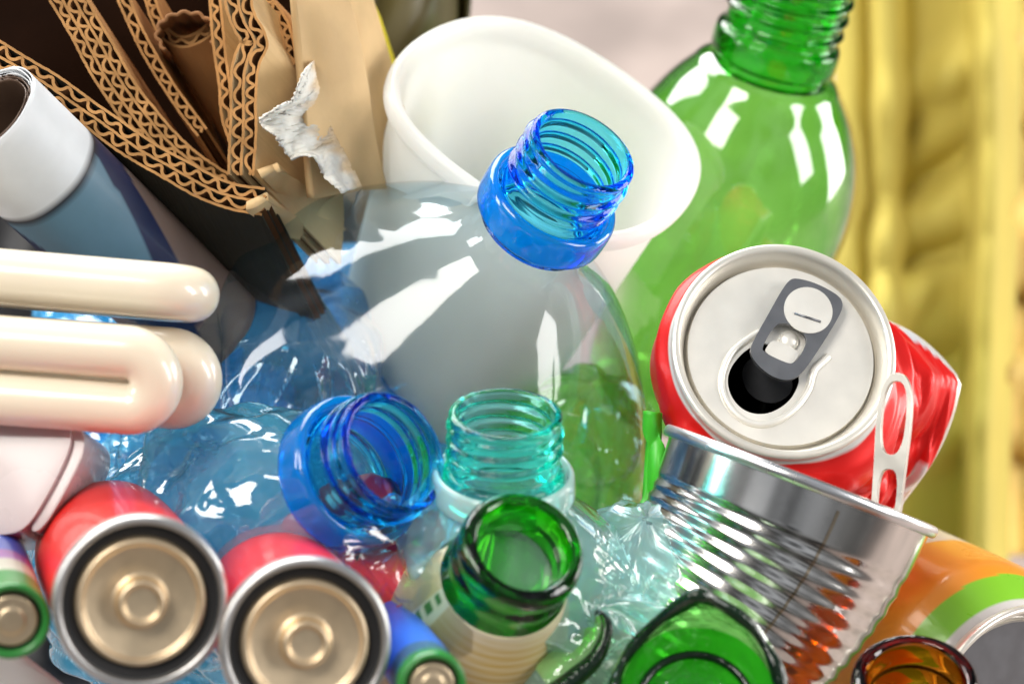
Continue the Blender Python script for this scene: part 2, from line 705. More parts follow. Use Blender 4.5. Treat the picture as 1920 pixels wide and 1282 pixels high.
def ribbon(pts3, th_dir, th, ext, depth, nd=6):
    """a strip of sheet: edge path pts3 (m), thickened along th_dir and drawn out along ext"""
    verts, faces = [], []
    m = len(pts3)
    for k in range(nd):
        e = ext * (depth * k / (nd - 1))
        for i in range(m):
            verts.append(tuple((pts3[i] + e) / MM))
            verts.append(tuple((pts3[i] + th_dir[i] * th * MM + e) / MM))
    w = 2 * m
    for k in range(nd - 1):
        for i in range(m - 1):
            a, b = k * w + 2 * i, k * w + 2 * i + 2
            c, d = (k + 1) * w + 2 * i, (k + 1) * w + 2 * i + 2
            faces.append((a, b, d, c))
            faces.append((a + 1, c + 1, d + 1, b + 1))
    for i in range(m - 1):
        faces.append((2 * i, 2 * i + 1, 2 * i + 3, 2 * i + 2))
        k = (nd - 1) * w
        faces.append((k + 2 * i, k + 2 * i + 2, k + 2 * i + 3, k + 2 * i + 1))
    for k in range(nd - 1):
        for i in (0, m - 1):
            a, b = k * w + 2 * i, (k + 1) * w + 2 * i
            faces.append((a, b, b + 1, a + 1))
    return verts, faces


M_cut = solid('kraft_cut_edge', (0.48, 0.25, 0.095), 0.85, spec=.1, var=0.3, vscale=160, bump=0.3, bscale=500)
M_inner_shade = solid('kraft_inner_shade', (0.075, 0.03, 0.011), 0.85, spec=.1, var=0.25, vscale=90)  # flute faces darkened in colour to stand for shade in the holes


def cut_edges(o, counts):
    """the cut front edge of every ply shows paler fibre"""
    o.data.materials.append(M_cut)
    front = set()
    n = 0
    for tot, w in counts:
        front.update(range(n, n + w))
        n += tot
    for p in o.data.polygons:
        if all(v in front for v in p.vertices):
            p.material_index = 1


def corrugated(path_px, z, plies, label, depth=70, ext=EXT, flute_h=2.4, pitch=3.6, seed=0, mats=None, zs=None,
               liner_label=None):
    """corrugated board: path_px = its cut edge in the photograph's pixels; plies = number of fluted layers"""
    r = np.random.RandomState(seed)
    pp, t = smooth_path([(x, y) for x, y in path_px], 5.0)
    n = len(pp)
    zz = np.full(n, z, float) if zs is None else np.interp(np.linspace(0, 1, n), np.linspace(0, 1, len(zs)), zs)
    pts = [P(pp[i, 0], pp[i, 1], zz[i]) for i in range(n)]
    # sheet normal in the picture plane
    nr = []
    e = cdir(ext).normalized()
    for i in range(n):
        tg = (pts[min(i + 1, n - 1)] - pts[max(i - 1, 0)]).normalized()
        q = tg.cross(-V).normalized()
        nr.append(q)
    root = thing('cardboard_sheet', label, 'cardboard', Matrix.Identity(4), 'corrugated cardboard pieces')
    s = np.concatenate([[0], np.cumsum([(pts[i + 1] - pts[i]).length for i in range(n - 1)])]) / MM
    liners = []
    lt = 0.62
    for k in range(plies + 1):
        off = k * flute_h + 0.10 * np.sin(s * .35 + k + seed) + r.uniform(-.12, .12, n) * .6
        q = [pts[i] + nr[i] * off[i] * MM for i in range(n)]
        liners.append(ribbon(q, nr, lt, e, depth * MM))
    mats = mats or (M_card, M_inner_shade)
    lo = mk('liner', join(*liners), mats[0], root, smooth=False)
    cut_edges(lo, [(len(q[0]), len(q[0]) // 6) for q in liners])
    if liner_label:
        lo['label'] = liner_label
    # fluting, sampled finer
    fl = []
    m = int(s[-1] / 0.28)
    ss = np.linspace(0, s[-1], max(m, 4))
    for k in range(plies):
        ph = r.uniform(0, 6)
        ph_noise = np.interp(ss, np.linspace(0, s[-1], 24), np.cumsum(r.uniform(-1.1, 1.1, 24)))
        w = np.sin(ss * 2 * math.pi / pitch + ph + ph_noise)
        w = np.sign(w) * np.abs(w) ** 0.65
        amp = np.interp(ss, np.linspace(0, s[-1], 40), r.uniform(.45, 1.0, 40))
        off = k * flute_h + lt + (flute_h - lt) * (0.5 + 0.44 * w * amp) - .35
        q, qn = [], []
        for j, sv in enumerate(ss):
            i = min(int(np.searchsorted(s, sv)), n - 1)
            i0 = max(i - 1, 0)
            f = 0 if i == i0 else (sv - s[i0]) / max(1e-9, s[i] - s[i0])
            base = pts[i0].lerp(pts[i], f)
            nn = nr[i0].lerp(nr[i], f)
            q.append(base + nn * off[j] * MM)
            qn.append(nn)
        # thickness along the local normal of the wave
        qt = []
        for j in range(len(q)):
            tg = (q[min(j + 1, len(q) - 1)] - q[max(j - 1, 0)]).normalized()
            qt.append(tg.cross(-V).normalized())
        fl.append(ribbon(q, qt, .70, e, depth * MM, nd=3))
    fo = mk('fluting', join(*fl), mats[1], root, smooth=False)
    cut_edges(fo, [(len(q[0]), len(q[0]) // 3) for q in fl])
    return root


# outer board: long cut edge running down to the right
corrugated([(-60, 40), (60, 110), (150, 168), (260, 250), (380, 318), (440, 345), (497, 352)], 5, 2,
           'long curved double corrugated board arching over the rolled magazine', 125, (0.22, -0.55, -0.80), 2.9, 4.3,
           3, (M_greycard_shade, M_inner_shade), zs=(12, 2, 0))
corrugated([(150, -30), (195, 50), (250, 150), (320, 240), (400, 310), (470, 345)], -8, 3,
           'slanting triple corrugated board above the long curved board', 70, EXT, 2.5, 3.6, 5, zs=(-4, -10, -12))
corrugated([(235, -30), (270, 60), (300, 110), (345, 185), (390, 240)], -18, 1,
           'short thin corrugated strip lying along the slanting triple board', 50, EXT, 2.6, 3.6, 6)
corrugated([(412, -30), (420, 60), (432, 150), (437, 215), (452, 258)], -12, 1,
           'narrow upright corrugated flap left of the two-ply upright board', 46, (0.42, -0.42, -0.80), 2.5, 3.8, 8, (M_pale, M_inner_shade))
corrugated([(470, -30), (475, 20), (500, 60), (505, 90), (486, 118), (482, 180), (482, 250), (478, 330)], -4, 2,
           'two-ply upright corrugated board with a buckled top next to the torn paper', 42, (0.42, -0.46, -0.78), 2.9,
           4.2, 11, (M_pale, M_inner_shade))
corrugated([(498, -20), (540, 30), (552, 80), (560, 130)], -14, 1,
           'short corrugated end curving out behind the torn white paper', 60, (0.42, -0.42, -0.80), 2.2, 3.3, 12)
corrugated([(285, -40), (300, 30), (330, 70), (372, 60), (410, 20)], -22, 1,
           'folded corrugated scrap tucked in the top of the cardboard bundle', 60, EXT, 2.4, 3.4, 14)


def px_sheet(poly_fn, nu, nv):
    v = []
    for j in range(nv):
        for i in range(nu):
            x, y, z = poly_fn(i / (nu - 1), j / (nv - 1))
            v.append(tuple(P(x, y, z) / MM))
    f = [(j * nu + i, j * nu + i + 1, (j + 1) * nu + i + 1, (j + 1) * nu + i) for j in range(nv - 1) for i in
         range(nu - 1)]
    return v, f


def quad_fn(a, b, c, d, wob=0, fr=(2, 3), sd=0):
    """bilinear sheet through four (px, py, z) corners with a soft warp"""
    a, b, c, d = map(np.array, (a, b, c, d))

    def fn(s, t):
        p = (a * (1 - s) + b * s) * (1 - t) + (d * (1 - s) + c * s) * t
        p = p.astype(float).copy()
        p[2] += wob * math.sin(fr[0] * 3.1 * s + sd) * math.cos(fr[1] * 2.1 * t + sd)
        return p
    return fn


def card_panel(name, corners, mat, label, cat='cardboard', th=2.2, wob=2.0, sd=0, group='corrugated cardboard pieces', fr=(2, 3)):
    o = mk(name, px_sheet(quad_fn(*corners, wob=wob, sd=sd, fr=fr), 40, 40), mat)
    so = o.modifiers.new('t', 'SOLIDIFY')
    so.thickness = th * MM
    so.offset = -1
    tag(o, label, cat, group)
    return o


card_panel('tan_cardboard_or_shade_sheet', ((540, -40, -6), (640, -40, -16), (715, 350, -38), (575, 370, -18)), M_pale,
           'flat tan cardboard panel behind the torn white paper', wob=1.6, sd=1)
card_panel('tan_cardboard_or_shade_sheet', ((620, -40, -26), (676, -40, -40), (776, 330, -62), (700, 350, -40)), M_pale,
           'smooth tan cardboard panel beside the yellow card edge', wob=2.0, sd=2)
card_panel('yellow_card', ((655, -40, -60), (684, -40, -64), (775, 240, -84), (730, 260, -70)), M_ystrip,
           'thin bright yellow card edge showing behind the tan panels', 'card', 1.0, 1.0, 3, None)
card_panel('tan_cardboard_or_shade_sheet', ((482, 318, -2), (520, 305, -6), (640, 420, -50), (560, 440, -36)), M_pale,
           'small tan cardboard corner folded below the torn paper', wob=1.0, sd=4)
card_panel('tan_cardboard_or_shade_sheet', ((462, 378, 2), (500, 360, 0), (590, 440, -36), (470, 440, -10)), M_pale,
           'lowest tan cardboard corner touching the large clear bottle', wob=1.0, sd=6)
card_panel('tan_cardboard_or_shade_sheet', ((-60, -60, -90), (560, -60, -90), (560, 400, -90), (-60, 400, -60)), M_shadecard,
           'large near-black sheet added for the shade behind the corrugated edges', wob=3, sd=5)


# torn paper layer with a ragged fringe
def torn_paper():
    r = np.random.RandomState(5)
    left = [(572, 128), (562, 146), (556, 168), (545, 190), (520, 200), (484, 222), (492, 240), (516, 255), (524, 272), (545, 300),
            (572, 292), (590, 298), (606, 330), (640, 362)]
    right = [(588, 112), (594, 130), (600, 150), (605, 180), (610, 200), (614, 215), (618, 230), (622, 245), (628, 258), (634, 270),
             (642, 282), (650, 300), (664, 325), (676, 352)]
    L = dense(left, 3.0)
    n = len(L)
    tR = np.linspace(0, 1, n)
    Rr = np.stack([np.interp(tR, np.linspace(0, 1, len(right)), [q[k] for q in right]) for k in (0, 1)], 1)
    jag = r.uniform(-2.4, 2.4, (n, 2))
    nu = 22
    v, c = [], []
    for j in range(n):
        for i in range(nu):
            s = i / (nu - 1)
            p = (L[j] + jag[j] * (1 - s) ** 3) * (1 - s) + Rr[j] * s
            z = -1 - 14 * s + 7 * (1 - s) ** 2 + 2.0 * math.sin(j * .21 + i * .5) * (1 - s) + r.uniform(-.5, .5) - (p[1] - 100) * .03
            v.append(tuple(P(p[0], p[1], z) / MM))
            w = 1 - smoothstep(.45, .95, np.array(s + .12 * math.sin(j * .4)))
            c.append(np.array([.70, .68, .62]) * w + np.array([.62, .47, .30]) * (1 - w))
    f = [(j * nu + i, j * nu + i + 1, (j + 1) * nu + i + 1, (j + 1) * nu + i) for j in range(n - 1) for i in
         range(nu - 1)]
    return (v, f), c


M_torn = solid('torn_paper', (1, 1, 1), 0.9, attr=True, spec=.1, var=0.2, vscale=160, bump=0.25, bscale=420)
vf, c = torn_paper()
o = mk('torn_paper', vf, M_torn, cols=c)
so = o.modifiers.new('t', 'SOLIDIFY'); so.thickness = .0005
tag(o, 'ragged torn white paper layer peeling off the tan cardboard', 'paper')

# crumpled brown wrapping curled inside the bundle
def curl():
    v = []
    nu, nv = 60, 26
    for j in range(nv):
        for i in range(nu):
            a = -0.5 + 4.4 * i / (nu - 1)
            rr = 40 + 9 * i / nu + 3 * math.sin(i * .9 + j * .3)
            v.append(tuple(P(352 + rr * math.cos(a) * 1.15 + j * 1.8, 62 - rr * math.sin(a) * .8 + j * 3.2, -14 - j * 2.2) / MM))
    f = [(j * nu + i, j * nu + i + 1, (j + 1) * nu + i + 1, (j + 1) * nu + i) for j in range(nv - 1) for i in range(nu - 1)]
    return v, f
o = mk('brown_paper', curl(), solid('brown_paper', (0.33, 0.16, 0.07), .7, spec=.12, var=.3, bump=.3))
so = o.modifiers.new('t', 'SOLIDIFY'); so.thickness = .0008
tag(o, 'curled brown wrapping paper squeezed between the corrugated boards', 'paper')

# ------------------------------------------------------------------ rolled magazine
def magazine():
    a = Vector((-0.49, 0.54, 0.68)).normalized()
    root = thing('rolled_magazine', 'rolled glossy magazine with white margin and blue picture under the corrugated board',
                 'magazine', frame(P(-30, 215, 24), a))
    turns, nt_, L = 5.0, 90, 85.0
    m = int(turns * nt_)
    nz = 40
    v, c = [], []
    for k in range(nz):
        z = -L * (k / (nz - 1)) ** 1.35
        for i in range(m):
            t = i / m
            an = -t * turns * 2 * math.pi + 2.3
            rr = 10.4 + 3.8 * t + .10 * math.sin(7 * an)
            lift = 1.6 * (1 - t) * math.sin(an) + 2.4 * (1 - t)
            v.append((rr * math.cos(an), rr * math.sin(an), z + (1.3 * math.sin(i * .05) if k == 0 else 0) - lift * (k == 0)))
            w = np.array([.60, .62, .64])
            zz = -z
            an2 = math.sin(an * 1.0 + zz * .06)
            if zz < 21:
                col = w
            elif zz < 21.9:
                col = np.array([.015, .015, .02])
            else:
                q = math.sin(an * 2 + .8) + .05 * (zz - 34)
                col = np.array([.09, .17, .23]) if q < .15 else (np.array([.008, .014, .05]) if q < 1.0 else np.array([.16, .11, .09]))  # picture tones darkened for the shade of the boards above
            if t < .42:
                col = np.array([.10, .06, .04])  # inner turns coloured dark for the shade inside the roll
            c.append(col)
    f = [(k * m + i, k * m + i + 1, (k + 1) * m + i + 1, (k + 1) * m + i) for k in range(nz - 1) for i in range(m - 1)]
    o = mk('pages', (v, f), solid('glossy_print', (1, 1, 1), .5, attr=True, var=.12, coat=.04, spec=.3), root, cols=c)
    so = o.modifiers.new('t', 'SOLIDIFY'); so.thickness = .00022
magazine()

# ------------------------------------------------------------------ plastic bottles
PET_clear = pet('clear_plastic', (0.915, 0.968, 0.985), rough=.075, bump=0.16, bscale=70, haze=0.008, refl=1.3, deep=16.0, crease=.7)
PET_blue = pet('blue_plastic', (0.42, 0.78, 0.97), rough=.03, bump=0.10, bscale=120, haze=0.34, refl=2.1, crease=1.4, hcol=(.07, .54, 1.0))
PET_sky = pet('sky_plastic', (0.66, 0.90, 0.99), rough=.03, bump=0.10, bscale=120, haze=0.36, refl=2.1, crease=1.6, hcol=(.18, .74, 1.0))
PET_aqua = pet('aqua_plastic', (0.80, 0.96, 0.955), rough=.03, bump=0.10, bscale=120, haze=0.34, refl=1.9, crease=1.4, hcol=(.72, 1.0, .98))
PET_film = pet('clear_film', (0.93, 0.95, 0.96), rough=.03, bump=0.10, bscale=120, haze=0.03, refl=1.8, crease=.5)
PET_green = pet('green_plastic', (0.50, 0.88, 0.34), rough=.05, bump=0.12, bscale=60, haze=0.015, deep=3.4, refl=2.2, hcol=(.12, .55, .06))
NECK_blue = deepglass('blue_neck_plastic', (0.14, 0.79, 0.998), 2.0, 1.30, .01)
BAND_blue = pet('blue_collar', (0.18, 0.70, 0.99), rough=.06, bump=.03, haze=.36, refl=1.3, deep=3.0, hcol=(.002, .47, 1.0))
NECK_aqua = deepglass('aqua_neck_plastic', (0.42, 0.96, 0.92), 2.0, 1.32, .01)
NECK_green = deepglass('green_neck_plastic', (0.16, 0.80, 0.16), 2.0, 1.45, .03)


def neck(mat, root, r=11.9, h=22.5, band=(0.0, 7.6, 15.4), wall=1.5, pitch=3.9, thread=(9.0, 20.8), ridge=1.25, step=.22, collar=None):
    b0, b1, br = band
    if collar is not None:
        cp = [(br - 1.6, b0 - 1.2), (br - .2, b0 - .4), (br + .25, b0 + 1.0), (br + .25, b1 - 1.4), (br - .3, b1 + .1), (br - 1.6, b1 + .5), (br - 1.9, b1), (br - 1.5, b1 - 1.5), (br - 1.5, b0 + .5), (br - 1.6, b0 - 1.2)]
        mk('collar_ring', lathe(dense(chaikin(cp, 2), .4), 112), collar, root)
        br = r + 1.6
        b1 = b1 - 1.5
    outer = [(r + 1.2, -3.0), (br - 1.4, b0 - .6), (br - .2, b0 + .6), (br, b0 + 1.6), (br, b1 - 1.8), (br - .5, b1 - .5), (br - 2.0, b1), (r + .6, b1 + .3),
             (r, b1 + 1.0), (r, h - 1.6), (r + .5, h - 1.2), (r + .5, h - .4), (r - .2, h)]
    inner = [(r - wall + .3, h), (r - wall, h - .6), (r - wall, b1 + 1), (r - wall + .2, b1 + .2), (max(r - wall + .2, br - 3.0), b1 - 1.6), (max(r - wall + .2, br - 2.7), b0 + 2.2), (r - wall + .6, b0 + .4), (r - wall + .4, -3.0)]
    po = dense(chaikin(outer, 2), step)
    pi = dense(chaikin(inner, 1), 1.0)
    prof = np.concatenate([po, pi])
    no = len(po)

    def warp(X, Y, Z, TH, I):
        zz = Z - pitch * TH / (2 * math.pi)
        ph = (zz % pitch) / pitch
        rd = np.exp(-np.abs((ph - .5) / .19) ** 3)
        win = smoothstep(thread[0], thread[0] + 1.5, Z) * (1 - smoothstep(thread[1] - 1.5, thread[1], Z))
        d = np.where(I < no, ridge * rd * win, 0)
        return radial(X, Y, Z, d)
    return mk('neck', lathe(prof, 128, warp, closed=True), mat, root)


# ---- the large clear bottle with the blue neck
def big_bottle():
    a = (0.42, 0.63, 0.655)
    root = thing('plastic_bottle', 'large clear bottle with an open blue neck in front of the white tub', 'bottle',
                 frame(P(1012, 408, 14), a), 'plastic bottles')
    neck(NECK_blue, root, collar=BAND_blue)
    prof = [(13.4, -1.5), (14.4, -7), (18.5, -12), (27, -19), (37, -28), (46, -38.5), (52.5, -48), (56.2, -55), (57.6, -60), (57.4, -65), (56.5, -74), (56.5, -90), (56, -105), (55, -130), (50, -150), (44, -160), (20, -163), (1, -160)]
    prof = dense(chaikin(prof, 2), 1.6)

    def warp(X, Y, Z, TH, I):
        v = np.clip((-Z) / 165.0, 0, 1)
        u = TH / (2 * math.pi)
        A = smoothstep(58, 100, -Z)
        # the picture's left of the body is crushed, the right stays round
        side = np.clip(0.35 + 0.65 * (-np.cos(TH - 0.4)), 0.12, 1)
        d = A * (0.3 + side) * (5.0 * facet(u, v, 11, 9, 21) + 2.4 * facet(u, v, 24, 20, 22) + .8 * facet(u, v, 60, 40, 23))
        bigc.append(crease_of(d) * A)
        d = d + 0.5 * smoothstep(14, 40, -Z) * np.sin(TH * 3 + Z * .05)
        # dents on the shoulder
        for (t0, z0, wt, wz, dep) in ((4.30, -37, .17, 6, -2.6), (4.12, -47, .12, 5, -2.2), (3.75, -44, .12, 9, -1.4), (4.6, -52, .20, 4, -1.6), (3.3, -62, .30, 7, -5), (2.7, -64, .22, 7, -5), (3.9, -66, .22, 8, -5)):
            dt = (TH - t0 + math.pi) % (2 * math.pi) - math.pi
            d = d + dep * np.exp(-np.abs(dt / wt) ** 1.5 - np.abs((Z - z0) / wz) ** 1.5)
        return radial(X, Y, Z, d)
    bigc = []
    vf = lathe(prof, 260, warp)
    mk('body', vf, PET_clear, root, cols=np.repeat(bigc[0].reshape(-1, 1), 3, 1))
big_bottle()


def crushed_body(root, prof, mat, L, seed, amp=(5, 2.4, .9), start=6, full=28, n=280, squash=(1, 1), step=.8, shear=(0, 0)):
    amp = (amp[0] * 1.35, amp[1] * 1.5, amp[2] * .55)
    prof = dense(chaikin(prof, 3), step)
    cre = []

    def warp(X, Y, Z, TH, I):
        v = np.clip((-Z) / L, 0, 1)
        u = TH / (2 * math.pi)
        A = smoothstep(start, full, -Z)
        d = A * (amp[0] * facet(u, v, 7, 6, seed, .2) + amp[1] * facet(u, v, 15, 12, seed + 1, .25) + amp[2] * facet(u, v, 42, 32, seed + 2) + .55 * amp[2] * facet(u, v, 84, 60, seed + 3))
        cre.append(crease_of(d))
        d = d + A * .22 * np.sin(Z * 2 * math.pi / 8.5) * (.5 + .5 * np.sin(TH * 2 + seed))
        X, Y, Z = radial(X, Y, Z, d)
        X = X * (1 + (squash[0] - 1) * A) + shear[0] * A * v * L
        Y = Y * (1 + (squash[1] - 1) * A) + shear[1] * A * v * L
        Z = Z + A * (amp[0] * .7 * facet(u, v, 8, 7, seed + 5))
        return X, Y, Z
    vf = lathe(prof, n, warp)
    return mk('body', vf, mat, root, cols=np.repeat(cre[0].reshape(-1, 1), 3, 1))


# ---- second blue-necked bottle in front
root = thing('plastic_bottle', 'crumpled bottle with an open blue neck pointing right in front of the big clear bottle', 'bottle',
             frame(P(640, 898, 46), (0.64, 0.34, 0.69)), 'plastic bottles')
neck(NECK_blue, root, r=12.7, h=18.5, band=(0.0, 7.4, 16.3), thread=(8.6, 17.0), collar=BAND_blue)
crushed_body(root, [(13.4, -1.5), (14.4, -5), (16.5, -9), (22, -16), (27, -28), (29, -46), (29, -70), (27, -86), (18, -92), (1, -90)],
             PET_sky, 96, 41, amp=(4.5, 2.2, .8))

# ---- aqua-necked bottle
root = thing('plastic_bottle', 'pale aqua bottle with an open screw neck and white ring, body crumpled flat', 'bottle',
             frame(P(944, 905, 50), (0.03, 0.90, 0.44)), 'plastic bottles')
neck(NECK_aqua, root, r=11.2, h=16.5, band=(-1.0, 4.0, 12.9), thread=(5.2, 15), pitch=3.4, ridge=1.0)
M_ring = pet('white_ring_plastic', (0.86, 0.97, 0.96), bump=.03, haze=.62, refl=1.5, hcol=(.80, .92, .90))
mk('collar_ring', lathe(dense(chaikin([(13.3, -3.4), (14.6, -3.2), (15.2, -2.2), (14.9, 2.2), (14.3, 3.0), (13.4, 3.1), (13.1, -3.2), (13.3, -3.4)], 2), .5), 96), M_ring, root)
crushed_body(root, [(13.4, -3), (14.6, -5), (19, -9), (27, -15), (33, -30), (34, -60), (33, -90), (18, -96), (1, -94)], PET_aqua, 100, 61,
             amp=(5.0, 2.6, 1.0), squash=(.85, .8), shear=(.28, 0))

# ---- crumpled aqua body right of the glass bottle
root = thing('plastic_bottle', 'crumpled pale aqua bottle lying between the green glass neck and the ribbed tin', 'bottle',
             frame(P(1212, 980, 36), (-0.08, 0.80, 0.60)), 'plastic bottles')
crushed_body(root, [(1, 1), (7, -2), (17, -9), (22, -20), (23, -50), (22, -74), (12, -80), (1, -78)], PET_aqua, 84, 71, amp=(3.4, 2.4, 1.1), start=-4, full=6)

# ---- crumpled blue bottles behind
root = thing('plastic_bottle', 'deep blue crumpled bottle squashed under the white lamp tubes', 'bottle',
             frame(P(560, 600, -34), (0.40, 0.66, 0.64)), 'plastic bottles')
crushed_body(root, [(1, 2), (16, 0), (30, -14), (37, -34), (38, -60), (37, -100), (20, -110), (1, -108)], PET_blue, 112, 81, amp=(5.0, 2.8, 1.2), start=-4, full=8)
root = thing('plastic_bottle', 'sky blue crumpled bottle above the two red batteries', 'bottle',
             frame(P(395, 850, -22), (0.30, 0.55, 0.78)), 'plastic bottles')
crushed_body(root, [(1, 0), (14, -2), (27, -14), (31, -30), (31, -60), (18, -74), (1, -72)], PET_sky, 76, 91, amp=(4.5, 2.4, 1.1), start=-4, full=8)
def blue_heap():
    nx, ny = 240, 200
    v = []
    uu, vv = np.meshgrid(np.linspace(0.001, .999, nx), np.linspace(0.001, .999, ny))
    d = 13 * facet(uu, vv, 6, 5, 201, .2) + 6 * facet(uu, vv, 13, 11, 202, .25) + 1.4 * facet(uu, vv, 30, 26, 203)
    HEAP_CREASE.append(crease_of(d, False))
    d = d - 30 * (np.abs(uu - .5) * 2) ** 4 - 30 * (np.abs(vv - .5) * 2) ** 4
    for j in range(ny):
        for i in range(nx):
            v.append(tuple(P(60 + 860 * uu[j, i], 455 + 720 * vv[j, i], -66 + d[j, i]) / MM))
    f = [(j * nx + i, j * nx + i + 1, (j + 1) * nx + i + 1, (j + 1) * nx + i) for j in range(ny - 1) for i in range(nx - 1)]
    return v, f
HEAP_CREASE = []
_vf = blue_heap()
o = mk('plastic_film', _vf, pet('blue_film', (0.38, 0.76, 0.97), rough=.04, bump=.10, bscale=110, haze=0.62, refl=1.7, crease=1.0, hcol=(.10, .62, 1.0)), cols=np.repeat(HEAP_CREASE[0].reshape(-1, 1), 3, 1))
so = o.modifiers.new('t', 'SOLIDIFY'); so.thickness = .0003
tag(o, 'heap of crinkled bright blue plastic film behind the lamp tubes and under the clear bottle', 'film')
# ---- green crumpled bottle seen through the clear one
root = thing('plastic_bottle', 'crumpled green bottle seen through the lower right of the big clear bottle', 'bottle',
             frame(P(1120, 715, -62), (0.15, 0.75, 0.65)), 'plastic bottles')
crushed_body(root, [(1, 0), (10, -2), (18, -12), (21, -30), (21, -70), (12, -80), (1, -78)], PET_green, 84, 101, amp=(3.0, 1.6, .7), start=-4, full=8)

# ---- green bottle in the background
root = thing('plastic_bottle', 'blurred green bottle with a ribbed neck standing behind the white tub', 'bottle',
             frame(P(1447, 112, -96), (0.235, 0.86, 0.45)), 'plastic bottles')
neck(NECK_green, root, r=15.2, h=27, band=(0, 8, 17.2), wall=1.8, pitch=4.6, thread=(10, 25), ridge=1.4)
prof = dense(chaikin([(16.5, -1.5), (19.5, -3), (21, -5.5), (26, -12), (31, -22), (34, -34), (34.6, -46), (33, -58), (28, -70), (25, -80), (25, -104), (20, -110), (1, -108)], 3), 1.5)
mk('body', lathe(prof, 120, lambda X, Y, Z, TH, I: radial(X, Y, Z, .6 * np.sin(TH * 5) * smoothstep(20, 60, -Z))), PET_green, root)

# ------------------------------------------------------------------ white tub
M_white = solid('white_plastic', (0.80, 0.795, 0.765), 0.32, var=0.03, vscale=20, sss=0.25)
# thin moulded plastic: some of the light inside glows through
_nt = M_white.node_tree
_o = [n for n in _nt.nodes if n.type == 'OUTPUT_MATERIAL'][0]
_p = [n for n in _nt.nodes if n.type == 'BSDF_PRINCIPLED'][0]
_t = _nt.nodes.new('ShaderNodeBsdfTranslucent')
_t.inputs['Color'].default_value = (0.90, 0.91, 0.89, 1)
_m = _nt.nodes.new('ShaderNodeMixShader')
_m.inputs[0].default_value = 0.50
_nt.links.new(_p.outputs[0], _m.inputs[1])
_nt.links.new(_t.outputs[0], _m.inputs[2])
_nt.links.new(_m.outputs[0], _o.inputs[0])
root = thing('white_tub', 'empty white plastic tub tilted behind the blue bottle neck', 'tub',
             frame(P(1028, 228, -42), (0.34, 0.70, 0.62)))
prof_o = [(28, -92), (28.6, -91), (36.5, -8), (37, -5), (39.2, -5), (40, -3.5), (40, -1.2), (39.0, 0)]
prof_i = [(37.4, 0), (36.2, -1.5), (35.4, -6), (27.4, -89), (26, -90.4), (0.5, -90.6)]
prof = np.concatenate([dense([(0.5, -92.2), (28, -92)], 4), dense(chaikin(prof_o, 2), 2), dense(chaikin(prof_i, 2), 2)])


def tubwarp(X, Y, Z, TH, I):
    k = smoothstep(-70, 0, Z)
    e = 1 + .045 * np.cos(2 * (TH - .3)) * k
    return X * e, Y * (2 - e) + 1.2 * np.cos(3 * TH) * k, Z
mk('cup_wall', lathe(prof, 128, tubwarp), M_white, root)

# ------------------------------------------------------------------ red can
M_alu = solid('brushed_aluminium', (0.90, 0.865, 0.79), 0.38, metallic=0.5, var=0.06, vscale=120, bump=0.03, bscale=900)
M_alurim = solid('rim_aluminium', (0.78, 0.74, 0.66), 0.33, metallic=0.5, var=0.06, vscale=80)
M_tab = solid('tab_aluminium', (0.20, 0.205, 0.22), 0.38, metallic=0.8, var=0.08, vscale=200)
M_inside_shade = solid('inside_shade', (0.012, 0.011, 0.010), 0.5, var=.1)  # can interior coloured near black for the shade behind the mouth
M_redprint = solid('red_can_print', (1, 1, 1), .34, attr=True, var=.06, spec=.3, coat=.12, coat_rough=.05, metallic=.3)


def pt2(px, py, c, rot=None):
    return None


